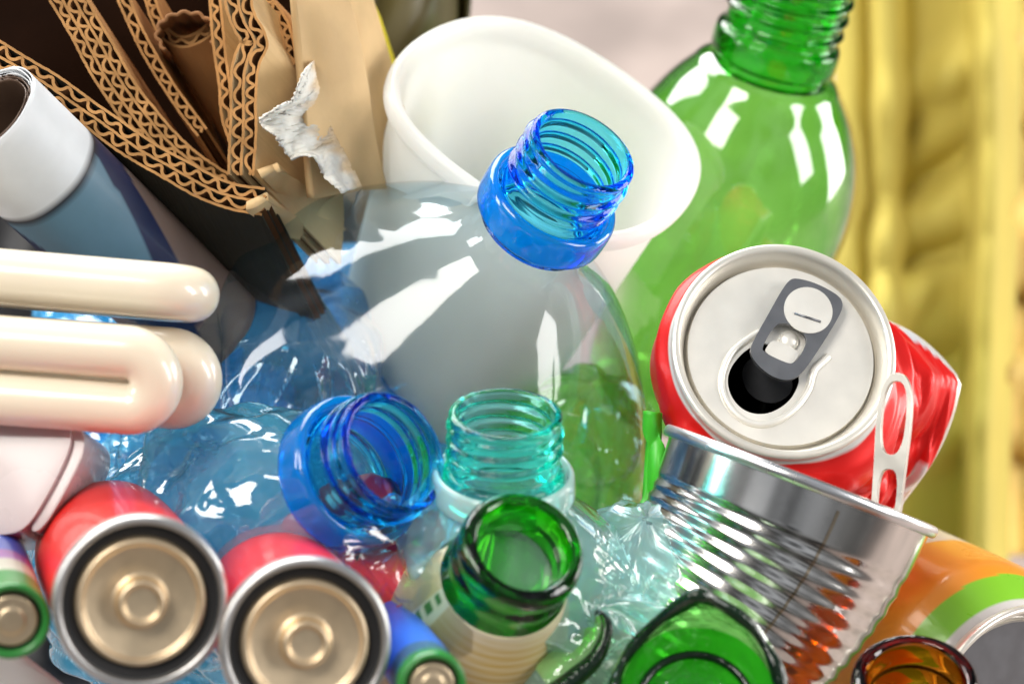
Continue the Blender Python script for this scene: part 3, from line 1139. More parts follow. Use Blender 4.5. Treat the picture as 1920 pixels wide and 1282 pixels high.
def red_can():
    # lid faces the lens, tipped up and a little right
    a = Vector((0.10, 0.34, 0.935)).normalized()
    M4 = frame(P(1471, 655, 8), a)
    root = thing('drink_can', 'crushed red drink can with an open silver lid resting on the ribbed tin', 'can', M4)
    inv = M4.inverted()

    def loc(px, py, z=0.0):
        """pixel -> lid plane (mm, local)"""
        o_ = inv @ CAMLOC
        d_ = (inv.to_3x3() @ (P(px, py, 0) - CAMLOC)).normalized()
        t = (z * MM - o_.z) / d_.z
        q = o_ + d_ * t
        return (q.x / MM, q.y / MM)

    R = 25.0
    rim = [(R - 3.0, -5.4), (R - 2.6, -4.6), (R - 1.5, -.6), (R - 1.0, .1), (R, .3), (R + .7, -.2), (R + .8, -1.2), (R + .5, -2.4), (R + .4, -3.2)]
    mk('rim', lathe(dense(chaikin(rim, 2), .4), 160), M_alurim, root)
    # opening outline, traced on the lid
    hole_px = [(1432, 642), (1408, 650), (1388, 665), (1369, 690), (1363, 715), (1370, 742), (1385, 762), (1405, 774), (1430, 777),
               (1455, 770), (1480, 752), (1494, 730), (1500, 708), (1490, 690), (1470, 668), (1450, 650)]
    PZ = -4.0
    hole = [loc(x, y, PZ) for x, y in hole_px]
    hole = [tuple(q) for q in chaikin(hole, 2, True)]
    Rp = R - 3.6
    outer = [(Rp * math.cos(2 * math.pi * i / 96), Rp * math.sin(2 * math.pi * i / 96)) for i in range(96)]
    p = plate(outer, [hole], PZ - .5, PZ)
    lidp = mk('lid_panel', p, M_alu, root, smooth=False)
    # countersink groove between panel and rim
    mk('lid_groove', lathe(dense(chaikin([(Rp - .1, PZ - .05), (Rp + .1, PZ - .4), (Rp + .4, PZ - 1.9), (R - 2.9, PZ - 1.9), (R - 2.7, PZ - .6)], 1), .3), 128), M_alurim, root)
    # raised bead round the mouth, running off towards the tab
    bead_px = [(1425, 622), (1395, 640), (1370, 662), (1356, 692), (1352, 722), (1362, 755), (1384, 782), (1412, 796), (1442, 796), (1472, 782), (1498, 758),
               (1518, 728), (1522, 706), (1528, 690), (1543, 678), (1553, 668)]
    bead = chaikin([(*loc(x, y, PZ), PZ + .1) for x, y in bead_px], 2)
    mk('mouth_bead', tube([tuple(q) for q in bead], .85, 12), M_alu, lidp)
    # bent flap pushed into the can
    fl = chaikin([loc(x, y, PZ) for x, y in [(1440, 655), (1400, 668), (1378, 700), (1390, 745), (1440, 760), (1485, 735), (1490, 700)]], 2, True)
    pv, pf = plate([tuple(q) for q in fl], (), PZ - 1.2, PZ - .9)
    c0 = Vector((*loc(1470, 690, PZ), PZ - 1))
    ax = (Vector((*loc(1490, 700, PZ), 0)) - Vector((*loc(1440, 655, PZ), 0))).normalized()
    Rm = Matrix.Rotation(math.radians(62), 3, ax)
    pv2 = [tuple(Rm @ (Vector(q) - c0) + c0 - Vector((0, 0, 1))) for q in pv]
    if sum(q[2] for q in pv2) / len(pv2) > PZ:
        Rm = Matrix.Rotation(math.radians(-62), 3, ax)
        pv2 = [tuple(Rm @ (Vector(q) - c0) + c0 - Vector((0, 0, 1))) for q in pv]
    mk('mouth_flap', (pv2, pf), M_tab, lidp, smooth=False)
    # tab
    TZ = -1.6
    tab_px = [(1405, 655), (1418, 628), (1440, 590), (1462, 550), (1478, 527), (1492, 523), (1530, 533), (1572, 556), (1580, 572), (1574, 592), (1545, 640),
              (1520, 678), (1500, 704), (1478, 716), (1450, 710), (1425, 692), (1410, 674)]
    tb = [tuple(q) for q in chaikin([loc(x, y, TZ) for x, y in tab_px], 2, True)]
    win_px = [(1450, 612), (1470, 606), (1500, 620), (1512, 636), (1508, 655), (1488, 684), (1472, 682), (1430, 662), (1428, 652)]
    w2 = [tuple(q) for q in chaikin([loc(x, y, TZ) for x, y in win_px], 2, True)]
    o = mk('tab', plate(tb, [w2], TZ - .55, TZ + .75), M_tab, root, smooth=False)
    bevel_mod(o, .5, 3)
    tabo = o
    # finger dimple
    cx, cy_ = loc(1514, 584, TZ)
    dm = plate(oval(cx, cy_, 5.6, 5.6, 48), (), TZ + .6, TZ + .95)
    o = mk('tab_dimple', dm, M_alu, tabo, smooth=False)
    q0, q1 = loc(1488, 590, TZ), loc(1537, 606, TZ)
    mk('tab_slit', tube([(q0[0], q0[1], TZ + .95), (q1[0], q1[1], TZ + .95)], .32, 8), M_tab, tabo)
    # rivet tongue in the window
    tg = [loc(x, y, TZ) for x, y in [(1438, 648), (1452, 634), (1494, 654), (1500, 664), (1486, 682), (1470, 678), (1434, 660)]]
    o = mk('tab_tongue', plate([tuple(q) for q in chaikin(tg, 2, True)], (), TZ - .9, TZ - .4), M_alu, tabo, smooth=False)
    cx, cy_ = loc(1478, 640, PZ)
    mk('rivet', lathe([(2.4, PZ), (2.2, PZ + 1.0), (1.4, PZ + 1.5), (0.05, PZ + 1.6)], 24,
                      lambda X, Y, Z, TH, I: (X + cx, Y + cy_, Z)), M_alu, lidp)
    # crushed body: from the lid's shoulder to a tipped base lying to the right
    pb = inv @ P(1596, 780, -44)
    bx, by, bz = pb.x / MM, pb.y / MM, pb.z / MM
    base_ax = (inv.to_3x3() @ cdir((0.62, -0.12, -0.76))).normalized()
    e1 = Vector((0, 1, 0)); e1 = (e1 - base_ax * e1.dot(base_ax)).normalized(); e2 = base_ax.cross(e1)
    n, m = 128, 70

    def corner(th):
        # the squashed base has four bent corners
        q = ((th - .16) % (math.pi / 2)) - math.pi / 4
        return .35 + .72 * math.cos(math.pi / 4) / math.cos(q)
    v, c = [], []
    for k in range(m):
        t = k / (m - 1)
        for j in range(n):
            th = 2 * math.pi * j / n
            # start ring
            r0 = (R + .3) + (29.4 - R) * float(smoothstep(0, .22, np.array(t)))
            so_ = float(smoothstep(0, .3, np.array(t)))
            p0 = Vector((r0 * math.cos(th) - 2.6 * so_, r0 * math.sin(th) - 4.2 * so_, -2.6 - 30 * t))
            # matching point on the tipped base ring
            dirv = Vector((math.cos(th), math.sin(th), 0))
            w = e1 * dirv.dot(e1) + e2 * dirv.dot(e2)
            w = w.normalized() if w.length > 1e-4 else e1
            rb = 27.5 + 3.0 * math.sin(min(1, (1 - t) * 6) * math.pi / 2)
            rb *= corner(th)
            p1 = Vector((bx, by, bz)) + w * rb - base_ax * (1 - t) * 24
            s = float(smoothstep(.12, .72, np.array(t)))
            q = p0.lerp(p1, s)
            cr = math.sin(math.pi * t) * 1.0
            u = th / (2 * math.pi)
            d = cr * (4.6 * float(facet(np.array(u), np.array(t), 8, 3, 5)) + 1.2 * float(facet(np.array(u), np.array(t), 18, 9, 6)))
            cen = Vector((0, 0, -2.6 - 30 * t)).lerp(Vector((bx, by, bz)), s)
            q = q + (q - cen).normalized() * d
            v.append(tuple(q))
            # print: red with pale ribbons on the right-hand side
            red = np.array([.70, .010, .008])
            wht = np.array([.80, .78, .76])
            f1 = math.sin(th * 1.0 + t * 5.0 - .2)
            col = red
            if t > .62 and abs(((th - 0.95 + t * .6 + math.pi) % (2 * math.pi)) - math.pi) < .15:
                col = np.array([.62, .62, .64])
            if t > .72 and abs(((th + 0.62 + .5 * (t - .8) + math.pi) % (2 * math.pi)) - math.pi) < .17:
                col = wht
            if t < .05 or t > .93:
                col = np.array([.72, .70, .66])
            c.append(col)
    f = [(k * n + j, (k + 1) * n + j, (k + 1) * n + (j + 1) % n, k * n + (j + 1) % n) for k in range(m - 1) for j in range(n)]
    mk('can_wall', (v, f), M_redprint, root, cols=c)
    Mb0 = Matrix((e1, e2, base_ax)).transposed()
    rgp = [tuple(v[(m - 1) * n + j]) for j in range(n)]
    rgp = rgp + rgp[:1]
    mk('base_rim', tube(rgp, 1.7, 12, caps=False), M_alurim, root)
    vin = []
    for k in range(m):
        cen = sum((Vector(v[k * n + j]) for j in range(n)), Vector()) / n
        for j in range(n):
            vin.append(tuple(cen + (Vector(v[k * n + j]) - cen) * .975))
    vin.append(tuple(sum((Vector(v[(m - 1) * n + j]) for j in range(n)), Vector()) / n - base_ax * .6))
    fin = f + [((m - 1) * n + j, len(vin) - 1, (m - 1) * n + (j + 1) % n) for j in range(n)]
    mk('can_inside', (vin, fin), M_inside_shade, root)
    # base dome
    vb, fb = lathe(dense(chaikin([(22.0, -1.5), (20.2, 0.4), (18, .2), (16, -1.5), (9, -4.0), (.1, -5)], 2), 1), 96)
    Mb = Matrix((e1, e2, base_ax)).transposed()
    vb = [tuple(Mb @ Vector(q) + Vector((bx, by, bz))) for q in vb]
    mk('can_base', (vb, fb), M_alurim, root)
red_can()

# ------------------------------------------------------------------ ribbed tin
M_tin = solid('tinned_steel', (0.74, 0.72, 0.69), 0.15, metallic=1.0, var=0.10, vscale=70, bump=0.06, bscale=120)
M_tinrim = solid('tin_rim', (0.76, 0.76, 0.77), 0.27, metallic=1.0, var=0.05, vscale=70)
M_seam = solid('tin_seam', (0.60, 0.49, 0.36), 0.2, metallic=1.0, var=.3, vscale=200)
TINC = P(1499, 903, 20)
TIN4 = frame(TINC, (0.36, 0.93, -0.02))
tin_root = thing('tin_can', 'empty ribbed steel tin leaning under the red can with a brown seam', 'tin', TIN4)


def tin_center(t):
    """ring centre and tilt at t mm below the rim: the wall leans away to the lower left"""
    lean = math.radians(10.5) * float(smoothstep(0, 22, np.array(t)))
    return lean


def tin_warp(X, Y, Z, TH, I):
    t = -Z
    lean = math.radians(11.0) * smoothstep(2, 30, t)
    cxs = -t * .16 * smoothstep(0, 40, t)
    Xn = X * np.cos(lean) + cxs
    Zn = Z - X * np.sin(lean) * 1.0
    # a shallow dent at the picture's right
    return Xn, Y, Zn


rr = []
R0 = 31.0
zz = 0.0
tp = [(R0, 0)]
for z in np.arange(0, 112, .5):
    base = R0 - 0.6 - 8.0 * np.array(z) / 110
    rib = 0
    if 10 < z < 100:
        rib = -0.38 * (0.5 - 0.5 * math.cos((z - 10) / 3.7 * 2 * math.pi))
    rr.append((float(base + rib), -float(z)))
prof_o = rr
prof_i = [(r - .5, z) for r, z in rr[::-1]]
tin_wall = mk('tin_wall', lathe(np.array(prof_o), 160, tin_warp), M_tin, tin_root)
mk('tin_inside', lathe(np.array(prof_i), 160, tin_warp), M_tin, tin_root)
ring = [(R0 + 1.0 * math.cos(a), 0.2 + 1.35 * math.sin(a)) for a in np.linspace(0, 2 * math.pi, 18)[:-1]]
mk('tin_rim', lathe(np.array(ring), 160, None, closed=True), M_tinrim, tin_root)
mk('tin_base', lathe(np.array([(30, -111.2), (20, -110.5), (.1, -110.5)]), 96, tin_warp), M_tin, tin_root)
# welded seam: a thin strip down the front of the wall
sv, sf = [], []
th0 = None
inv = TIN4.inverted()
SEAM = -1.38
for k, (r, z) in enumerate(rr[6:200]):
    for s in (0, 1):
        th = SEAM + (.024 * s)
        X, Y, Z = tin_warp(np.array((r + .12) * math.cos(th)), np.array((r + .12) * math.sin(th)), np.array(z), th, 0)
        sv.append((float(X), float(Y), float(Z)))
    if k:
        sf.append((2 * k - 2, 2 * k - 1, 2 * k + 1, 2 * k))
mk('seam', (sv, sf), M_seam, tin_wall)

# ------------------------------------------------------------------ loose pull tab
M_pull = solid('pull_tab_metal', (0.62, 0.59, 0.53), 0.28, metallic=.95, var=.08, vscale=150)
PT4 = frame(P(1672, 845, 38), (-0.45, 0.12, 0.88), ref=(0.06, 1, 0))
outl = [(-16.5, -2.2), (-15.5, -3.2), (-4, -3.4), (6, -3.9), (13, -3.4), (16.2, -1.8), (16.8, 0), (16.2, 1.8), (13, 3.4), (6, 3.9), (-4, 3.4), (-15.5, 3.2), (-16.5, 2.2)]
outl = [tuple(q) for q in chaikin(outl, 2, True)]
h1 = oval(7.0, 0, 7.9, 2.75, 36, p=2.6)
h2 = oval(-9.6, 0, 5.7, 2.15, 30, p=3)
o = mk('pull_tab', plate(outl, [h1, h2], -.8, .8), M_pull, smooth=False, mat4=PT4)
bevel_mod(o, .6, 3)
tag(o, 'loose silver pull tab standing on the rim of the ribbed tin', 'pull tab')

# ------------------------------------------------------------------ lamp with folded tubes
M_tube = solid('phosphor_glass', (0.77, 0.68, 0.53), 0.28, var=0.03, vscale=30, coat=.7, coat_rough=.04, sss=.15)
M_lampbase = solid('lamp_base_plastic', (0.8, 0.78, 0.74), .4, var=.03)
lamp = thing('fluorescent_lamp', 'cream folded-tube fluorescent lamp lying at the left edge', 'lamp', Matrix.Translation(P(-330, 660, 44)))


def wpath(pts, k=3):
    p = chaikin([tuple(P(*q)) for q in pts], k)
    return [tuple((Vector(q) - lamp.location) / MM) for q in dense(p, .0025)]


def u_tube(x_end, y0, y1, z0, z1, slope, rpx=52):
    zc = (z0 + z1) / 2
    rmm = rpx / (4533.0 / (553 - zc))
    X0 = -330
    pts = []
    yc, half = (y0 + y1) / 2, (y1 - y0) / 2
    zh = (z1 - z0) / 2
    reach = max(half, abs(zh) * 9.0)
    for x in np.linspace(X0, x_end - reach, 16):
        pts.append((x, y0 + slope * (x - x_end), z0))
    for q in np.linspace(0, math.pi, 22)[1:-1]:
        pts.append((x_end - reach + reach * math.sin(q), yc - half * math.cos(q) + slope * (-reach + reach * math.sin(q)), zc - zh * math.cos(q)))
    for x in np.linspace(x_end - reach, X0, 16):
        pts.append((x, y1 + slope * (x - x_end), z1))
    p = [tuple((P(*q) - lamp.location) / MM) for q in pts]
    return tube(p, rmm, 28)


mk('tube', u_tube(360, 549, 556, 50, 36, 0.085), M_tube, lamp)
mk('tube', u_tube(292, 664, 768, 58, 56, 0.075, 51), M_tube, lamp)
mk('tube', u_tube(366, 668, 757, 40, 38, 0.075, 51), M_tube, lamp)
la = (P(-330, 640, 46) - lamp.location)
bv, bf = lathe(dense(chaikin([(3, 0), (22, 0), (23, -2), (23, -20), (16, -38), (13, -42), (13, -66), (2, -68)], 1), 2), 48)
Mx = cdir((1, -.08, 0)).to_track_quat('Z', 'Y').to_matrix()
mk('lamp_base', ([tuple(Mx @ Vector(q) + Vector(la) / MM) for q in bv], bf), M_lampbase, lamp)

# ------------------------------------------------------------------ white rounded casing
M_case = solid('white_casing', (0.50, 0.43, 0.42), .25, var=.05, coat=.4, sss=.15)


def casing():
    # a rounded block whose end cap faces right
    root = thing('plastic_casing', 'glossy white rounded plastic casing at the left edge above the red battery', 'casing',
                 frame(P(40, 870, 52), (-0.10, 0.22, 0.97)))
    def out(px):
        return [tuple(q) for q in chaikin([((x - 40) / 9.0, -(y - 870) / 9.0) for x, y in px], 3, True)]
    o = mk('casing_body', plate(out([(-220, 670), (-60, 718), (20, 748), (112, 786), (132, 800), (137, 834), (118, 884), (80, 958), (54, 994), (20, 1004), (-220, 1016)]), (), -22, 1), M_case, root, smooth=True)
    bevel_mod(o, 3.6, 6)
    o = mk('end_cap', plate(out([(122, 792), (146, 802), (158, 822), (158, 850), (140, 892), (102, 966), (78, 996), (62, 996), (72, 968), (112, 892), (134, 838)]), (), -21, -.4), M_case, root, smooth=True)
    bevel_mod(o, 1.8, 5)
casing()

# ------------------------------------------------------------------ batteries
M_steel = solid('battery_rim', (0.55, 0.54, 0.53), .32, metallic=.9, var=.06, vscale=120)
M_seal = solid('black_seal', (0.010, 0.009, 0.009), .45, var=.1)
M_brass = solid('terminal_metal', (0.76, 0.60, 0.40), .36, metallic=.85, var=.12, vscale=140, bump=.05, bscale=700)
M_bprint = solid('battery_print', (1, 1, 1), .35, attr=True, var=.03, spec=.3, coat=.25, coat_rough=.06)
M_gring = solid('green_band', (0.02, 0.20, 0.03), .35, var=.1, coat=.3)


def battery(front, rear, r, label, paint, big=True, group='batteries at the lower left'):
    a = front - rear
    L = a.length / MM
    A = a.normalized()
    ac = (A.dot(RIGHT), A.dot(UP), A.dot(-V))
    root = thing('battery', label, 'battery', frame(front, ac), group)
    if big:
        body = [(.1, -L), (r * .80, -L), (r * .95, -L + .8), (r * .955, -L + 3), (r * .955, -6), (r * .94, -5)]
        rim = [(r * .93, -7), (r * .985, -5.5), (r, -3.5), (r, -1.2), (r * .985, -.2), (r * .95, .2), (r * .90, 0), (r * .885, -1.0), (r * .88, -3.5)]
        seal = [(r * .885, -1.6), (r * .80, -1.9), (r * .74, -2.0), (r * .735, -3.5)]
        disc = [(r * .742, -3.2), (r * .74, -1.2), (r * .72, -.6), (r * .69, -.45), (r * .66, -.7), (r * .645, -1.3), (r * .61, -1.5), (r * .40, -2.3), (r * .285, -2.5), (r * .275, .3), (r * .25, .9),
                (r * .215, .95), (r * .195, .3), (r * .18, .1), (r * .1, .05), (.05, .05)]
    else:
        body = [(.1, -L), (r * .80, -L), (r * .95, -L + .8), (r * .97, -L + 3), (r * .97, -6), (r * .96, -4)]
        rim = [(r * .95, -5), (r * .99, -4), (r, -2.5), (r, -1), (r * .96, -.1), (r * .9, .1), (r * .80, -.2), (r * .76, -1), (r * .76, -3)]
        seal = [(r * .77, -1.2), (r * .70, -1.5), (r * .66, -3)]
        disc = [(r * .675, -2), (r * .66, -.9), (r * .62, -.5), (r * .5, -.55), (r * .35, -.5), (r * .32, -.1), (r * .15, -.05), (.05, -.05)]
    pb = dense(chaikin(body, 2), 1.0)
    vf = lathe(pb, 120)
    cols = [paint(math.atan2(y, x), z) for x, y, z in vf[0]]
    mk('casing', vf, M_bprint, root, cols=cols)
    mk('rim', lathe(dense(chaikin(rim, 2), .6), 96), M_steel if big else M_gring, root)
    mk('seal', lathe(dense(chaikin(seal, 1), .6), 96), M_seal, root)
    mk('terminal', lathe(dense(chaikin(disc, 2), .35), 96), M_brass, root)
    return root


RED = np.array([.74, .018, .012]); BLU = np.array([.05, .14, .55]); WHT = np.array([.75, .72, .74]); PUR = np.array([.30, .12, .40])


def paint_red(th, z):
    if -1.0 < th < .35:
        return BLU * .6 + PUR * .4
    if .35 <= th < .55:
        return WHT  # pale band painted as a highlight on the sleeve
    return RED


def paint_red2(th, z):
    if -1.0 < th < .75:
        return BLU if th > .35 else PUR
    if .75 <= th < .98:
        return RED * .4 + WHT * .6  # highlight on the red sleeve put into its colour
    return RED


def paint_aa(th, z):
    if z < -30:
        return np.array([.05, .12, .60])
    if z < -22:
        return PUR
    return np.array([.03, .22, .05]) if z > -12 else np.array([.45, .46, .38])


def paint_aab(th, z):
    return np.array([.02, .15, .72]) if z < -11 else np.array([.03, .10, .20])


battery(P(266, 1130, 98), P(205, 1036, 36), 16.6, 'fat red battery with a silver rim, higher of the two large ones', paint_red)
battery(P(574, 1206, 98), P(512, 1118, 36), 16.3, 'fat red battery with a silver rim right of the higher red one', paint_red2)
battery(P(22, 1165, 96), P(-15, 1050, 47), 7.5, 'slim green-rimmed battery at the left edge beside a fat red one', paint_aa, False)
battery(P(812, 1286, 96), P(728, 1172, 46), 6.6, 'slim blue battery with a green rim at the foot of the labelled glass bottle', paint_aab, False)

# ------------------------------------------------------------------ glass
G_green = deepglass('green_glass', (0.15, 0.76, 0.05), 2.8, 1.5)
G_green2 = glass('pale_green_glass', (0.42, 0.82, 0.36), 0.02, 1.52, bump=.25, bscale=220)
G_brown = deepglass('amber_glass', (0.80, 0.42, 0.07), 2.4, 1.5)
M_gedge = solid('broken_glass_edge', (0.004, 0.016, 0.006), .10, var=.3, spec=.4, coat=.25, bump=.5, bscale=600)
PET_shard = pet('pale_green_wall', (0.55, 0.88, 0.50), rough=.05, bump=1.0, bscale=200, dist=.0014, refl=2.6, haze=.48, deep=3.0, hcol=(.66, 1.0, .46))


def glass_bottle():
    a = (0.29, 0.54, 0.79)
    root = thing('glass_bottle', 'green glass bottle with a cream paper neck label in the front middle', 'bottle', frame(P(984, 1022, 74), a), 'glass bottles')
    outer = [(26, -140), (26, -86), (24, -64), (22, -46), (19.3, -34), (16.4, -24), (13.2, -15), (11.9, -11.6), (12.4, -10.8), (12.7, -10), (12.6, -8.6), (12.0, -7.6), (11.7, -6.6),
             (12.2, -5.8), (12.8, -4.6), (12.9, -2.2), (12.2, -.4), (11.0, 0)]
    inner = [(9.9, -.3), (9.2, -1.4), (9.0, -4), (9.0, -10), (10.2, -16), (13.4, -24), (16.3, -34), (19, -46), (21, -64), (23, -86), (23, -136)]
    prof = np.concatenate([dense([(.1, -140), (25, -140)], 3), dense(chaikin(outer, 2), .6), dense(chaikin(inner, 2), 1.0), dense([(22, -137), (.1, -137)], 3)])
    mk('glass_wall', lathe(prof, 128), G_green, root)
    # paper label round the neck
    lp = dense([(13.2, -14.0), (13.5, -15.0), (16.65, -24), (19.55, -34), (22.25, -46), (24.25, -64), (26.2, -84)], .8)

    def paint(th, z):
        crm = np.array([.66, .59, .40])
        gold = np.array([.48, .31, .05])
        t = -z
        w = float(smoothstep(13, 20, np.array(t)))
        front = math.exp(-((th + 1.45) / 1.1) ** 2)
        lines = .5 + .5 * math.sin(t * 3.2)
        k = w * front * (.35 + .65 * lines)
        col = crm * (1 - k) + gold * k
        # green printed line with breaks on the left of the label
        dth = (th + 2.72 + math.pi) % (2 * math.pi) - math.pi
        if abs(dth) < .16 + .0 * t:
            col = np.array([.80, .80, .74])
            if abs(dth + .04) < .07 and math.sin(t * 1.9) > -.35:
                col = np.array([.05, .24, .06])
        return col
    vf = lathe(lp, 200, lambda X, Y, Z, TH, I: (X, Y, Z + 1.2 * np.sin(TH + 1.2)))
    keep = []
    for q in vf[1]:
        x, y, _ = vf[0][q[0]]
        if abs((math.atan2(y, x) + math.pi / 2 + math.pi) % (2 * math.pi) - math.pi) < 2.05:
            keep.append(q)
    vf = (vf[0], keep)
    cols = [paint(math.atan2(y, x), z) for x, y, z in vf[0]]
    o = mk('label', vf, solid('label_paper', (1, 1, 1), .55, attr=True, var=.05, vscale=70, bump=.1), root, cols=cols)
    so = o.modifiers.new('t', 'SOLIDIFY'); so.thickness = .00015; so.offset = 1
glass_bottle()


def broken_bottle():
    a = (0.02, 0.50, 0.866)
    root = thing('broken_bottle', 'broken green glass bottle with a pointed jagged edge at the bottom of the pile', 'bottle', frame(P(1312, 1296, 74), a), 'glass bottles')
    outer = [(11.5, -46), (12.4, -44), (12.2, -34), (14.0, -26), (17.2, -16), (18.0, -6), (18.0, 0)]
    inner = [(15.6, 0), (15.6, -6), (14.2, -16), (11.0, -26), (9.4, -33), (9.4, -45)]
    po = dense(chaikin(outer, 2), 1.0)
    pi = dense(chaikin(inner, 2), 1.0)
    prof = np.concatenate([po, pi])

    def warp(X, Y, Z, TH, I):
        # break line: high at the back (up in the picture), chipped
        h = 12.5 * np.exp(-np.abs((TH - 1.60) / .62) ** 1.0) + 2.4 * np.sin(2 * TH) + 1.7 * facet(TH / (2 * math.pi), np.zeros_like(TH) + .3, 19, 3, 9, 0) - 4
        w = smoothstep(-18, 0, Z)
        return X, Y, Z + h * w
    mk('glass_wall', lathe(prof, 160, warp, closed=True), PET_shard, root)
    th = np.linspace(0, 2 * math.pi, 161)[:-1]
    ex, ey, ez = warp(16.8 * np.cos(th), 16.8 * np.sin(th), np.zeros_like(th), th, 0)
    pth = [(float(x), float(y), float(z) - .2) for x, y, z in zip(ex, ey, ez)]
    mk('broken_edge', tube(pth + pth[:1], 1.35, 10, caps=False, taper=lambda t: 1 + .35 * math.sin(t * 41) * math.sin(t * 17)), M_gedge, root)
    vf = lathe(dense([(15.5, -3.5), (12.2, -9), (11.0, -11), (9.0, -13), (.1, -13.5)], .8), 80)
    mk('neck_wall', vf, pet('deep_green_wall', (.20, .75, .12), rough=.04, bump=.9, bscale=160, dist=.0012, haze=.5, refl=1.6, hcol=(.05, .55, .03)), root)
    # the narrow mouth at the far end
    mk('mouth_ring', lathe(np.array([(11.6 + .9 * math.cos(a_), -9 + 1.1 * math.sin(a_)) for a_ in np.linspace(0, 2 * math.pi, 14)[:-1]]), 80, None, closed=True), M_gedge, root)
broken_bottle()

# curved shard
def shard():
    pth = chaikin([(1040, 1300), (1078, 1268), (1112, 1240), (1130, 1205), (1138, 1168), (1120, 1150)], 3)
    wid = lambda t: 5.5 * (1 - t) ** .6 + .3
    v, f = [], []
    m = len(pth)
    org = P(1100, 1240, 62)
    for i, (x, y) in enumerate(pth):
        t = i / (m - 1)
        w = (6.0 * math.sin(math.pi * min(1, .35 + .65 * t)) + .25)
        c = (P(x, y, 66 - 6 * t) - org) / MM
        tg = Vector((pth[min(i + 1, m - 1)][0] - pth[max(i - 1, 0)][0], -(pth[min(i + 1, m - 1)][1] - pth[max(i - 1, 0)][1]), 0)).normalized()
        nr = cdir((-tg.y, tg.x, -.5)).normalized()
        dp = cdir((0.25, -.1, -1)).normalized()
        for k, (aa, bb) in enumerate(((0, 0), (.5, .4), (1, -.3), (1, -2.6), (.5, -2.2), (0, -2.2))):
            v.append(tuple(c + nr * (aa * w) * 1.2 + dp * (-bb)))
    for i in range(m - 1):
        for k in range(6):
            k2 = (k + 1) % 6
            f.append((i * 6 + k, i * 6 + k2, (i + 1) * 6 + k2, (i + 1) * 6 + k))
    f.append(tuple(range(5, -1, -1)))
    f.append(tuple((m - 1) * 6 + k for k in range(6)))
    o = mk('glass_shard', (v, f), PET_shard, mat4=Matrix.Translation(org))
    mk('broken_edge', tube([tuple((Vector(v[i * 6]) + Vector(v[i * 6 + 5])) / 2) for i in range(m)], 2.2, 10, taper=lambda t: 1.15 - .75 * t), M_gedge, o)
    tag(o, 'curved sliver of dark green glass left of the broken bottle', 'shard')
shard()


def amber():
    root = thing('glass_bottle', 'amber glass bottle mouth at the lower right in front of the orange can', 'bottle', frame(P(1716, 1268, 58), (-0.05, 0.78, 0.62)), 'glass bottles')
    outer = [(16, -60), (15, -40), (12.6, -22), (12.0, -14), (12.9, -12), (12.9, -9), (12.1, -7.6), (13.0, -5.8), (13.2, -2), (12.4, -.3), (11.4, 0)]
    inner = [(10.2, -.2), (9.3, -1.5), (9.3, -16), (10, -24), (12.5, -42), (13.3, -58)]
    prof = np.concatenate([dense([(.1, -60), (15.5, -60)], 3), dense(chaikin(outer, 2), .6), dense(chaikin(inner, 2), .9), dense([(13, -58.4), (.1, -58.4)], 3)])
    mk('glass_wall', lathe(prof, 112), G_brown, root)
amber()

# ------------------------------------------------------------------ orange can
M_oprint = solid('orange_can_print', (1, 1, 1), .28, attr=True, var=.05, coat=.4)


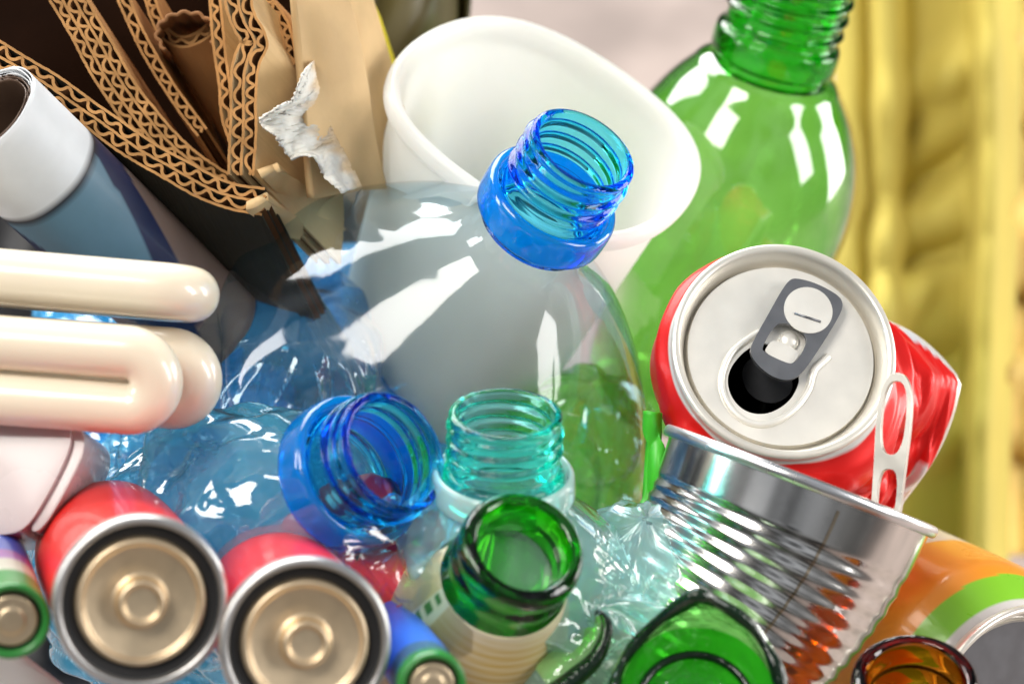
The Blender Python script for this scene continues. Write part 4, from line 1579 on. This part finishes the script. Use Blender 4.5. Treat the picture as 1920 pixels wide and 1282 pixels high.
def orange_can():
    root = thing('drink_can', 'orange and green drink can lying at the lower right corner', 'can', frame(P(1905, 1345, -8), (0.50, -0.22, 0.84)))
    body = [(25.5, -2.5), (26.5, -4), (31.0, -13), (32.6, -17), (32.8, -22), (32.8, -100), (26, -108)]
    vf = lathe(dense(chaikin(body, 2), .8), 140)

    def paint(th, z):
        t = -z
        if t < 5:
            return np.array([.6, .58, .55])
        if t < 12.5 + .8 * math.sin(th * 2):
            return np.array([.22, .55, .03])
        if t < 30 + 4 * math.sin(th + .4):
            return np.array([.82, .30, .025])
        if t < 48 + 8 * math.sin(th * 1.5):
            return np.array([.62, .52, .50])
        return np.array([.72, .36, .06]) if t < 66 else np.array([.70, .45, .10])
    mk('can_wall', vf, M_oprint, root, cols=[paint(math.atan2(y, x), z) for x, y, z in vf[0]])
    mk('rim', lathe(dense(chaikin([(25.8, -4), (26.6, -2.4), (27.2, -1.2), (27, .1), (26, .3), (25.2, -.3), (24.2, -4), (23.4, -5.6), (22.4, -5.4), (22.0, -4.2)], 2), .4), 120), M_alurim, root)
    mk('lid_panel', lathe([(22.2, -4.4), (12, -4.2), (.1, -4.2)], 96), M_tab, root)
orange_can()

# ------------------------------------------------------------------ red film scrap and small fillers
M_redfilm = solid('red_plastic', (0.80, 0.02, 0.025), .3, var=.15, vscale=80, coat=.4)
root = thing('red_tub', 'crushed red plastic tub behind the front blue neck', 'tub', frame(P(672, 1040, 50), (0.1, 0.40, 0.90)))
crushed_body(root, [(1, 0), (14, -1), (19, -6), (19, -30), (15, -40), (1, -40)], M_redfilm, 48, 111, amp=(2.5, 1.2, .4), start=-4, full=6)
root = thing('plastic_wrap', 'crinkled clear plastic wrap over the red tub', 'wrap', frame(P(752, 1030, 62), (0.2, 0.5, 0.84)))
crushed_body(root, [(1, 0), (9, -1), (14, -8), (15, -26), (10, -34), (1, -34)], PET_film, 42, 121, amp=(4, 2.4, 1.0), start=-4, full=6)
o = mk('green_strap', px_sheet(quad_fn((1215, 770, 6), (1242, 775, 6), (1236, 985, 6), (1200, 990, 6), wob=1.5), 16, 40),
       solid('bright_green_plastic', (0.06, 0.50, 0.02), .35, var=.15))
so = o.modifiers.new('t', 'SOLIDIFY'); so.thickness = .0012
tag(o, 'narrow bright green plastic strap between the clear bottle and the tin', 'strap')
o = mk('card_corner', px_sheet(quad_fn((-40, 1210, 66), (40, 1222, 66), (180, 1330, 60), (-40, 1330, 60), wob=.6), 20, 20), M_white)
so = o.modifiers.new('t', 'SOLIDIFY'); so.thickness = .002
tag(o, 'plain off-white card in the bottom left corner under the slim battery', 'card')
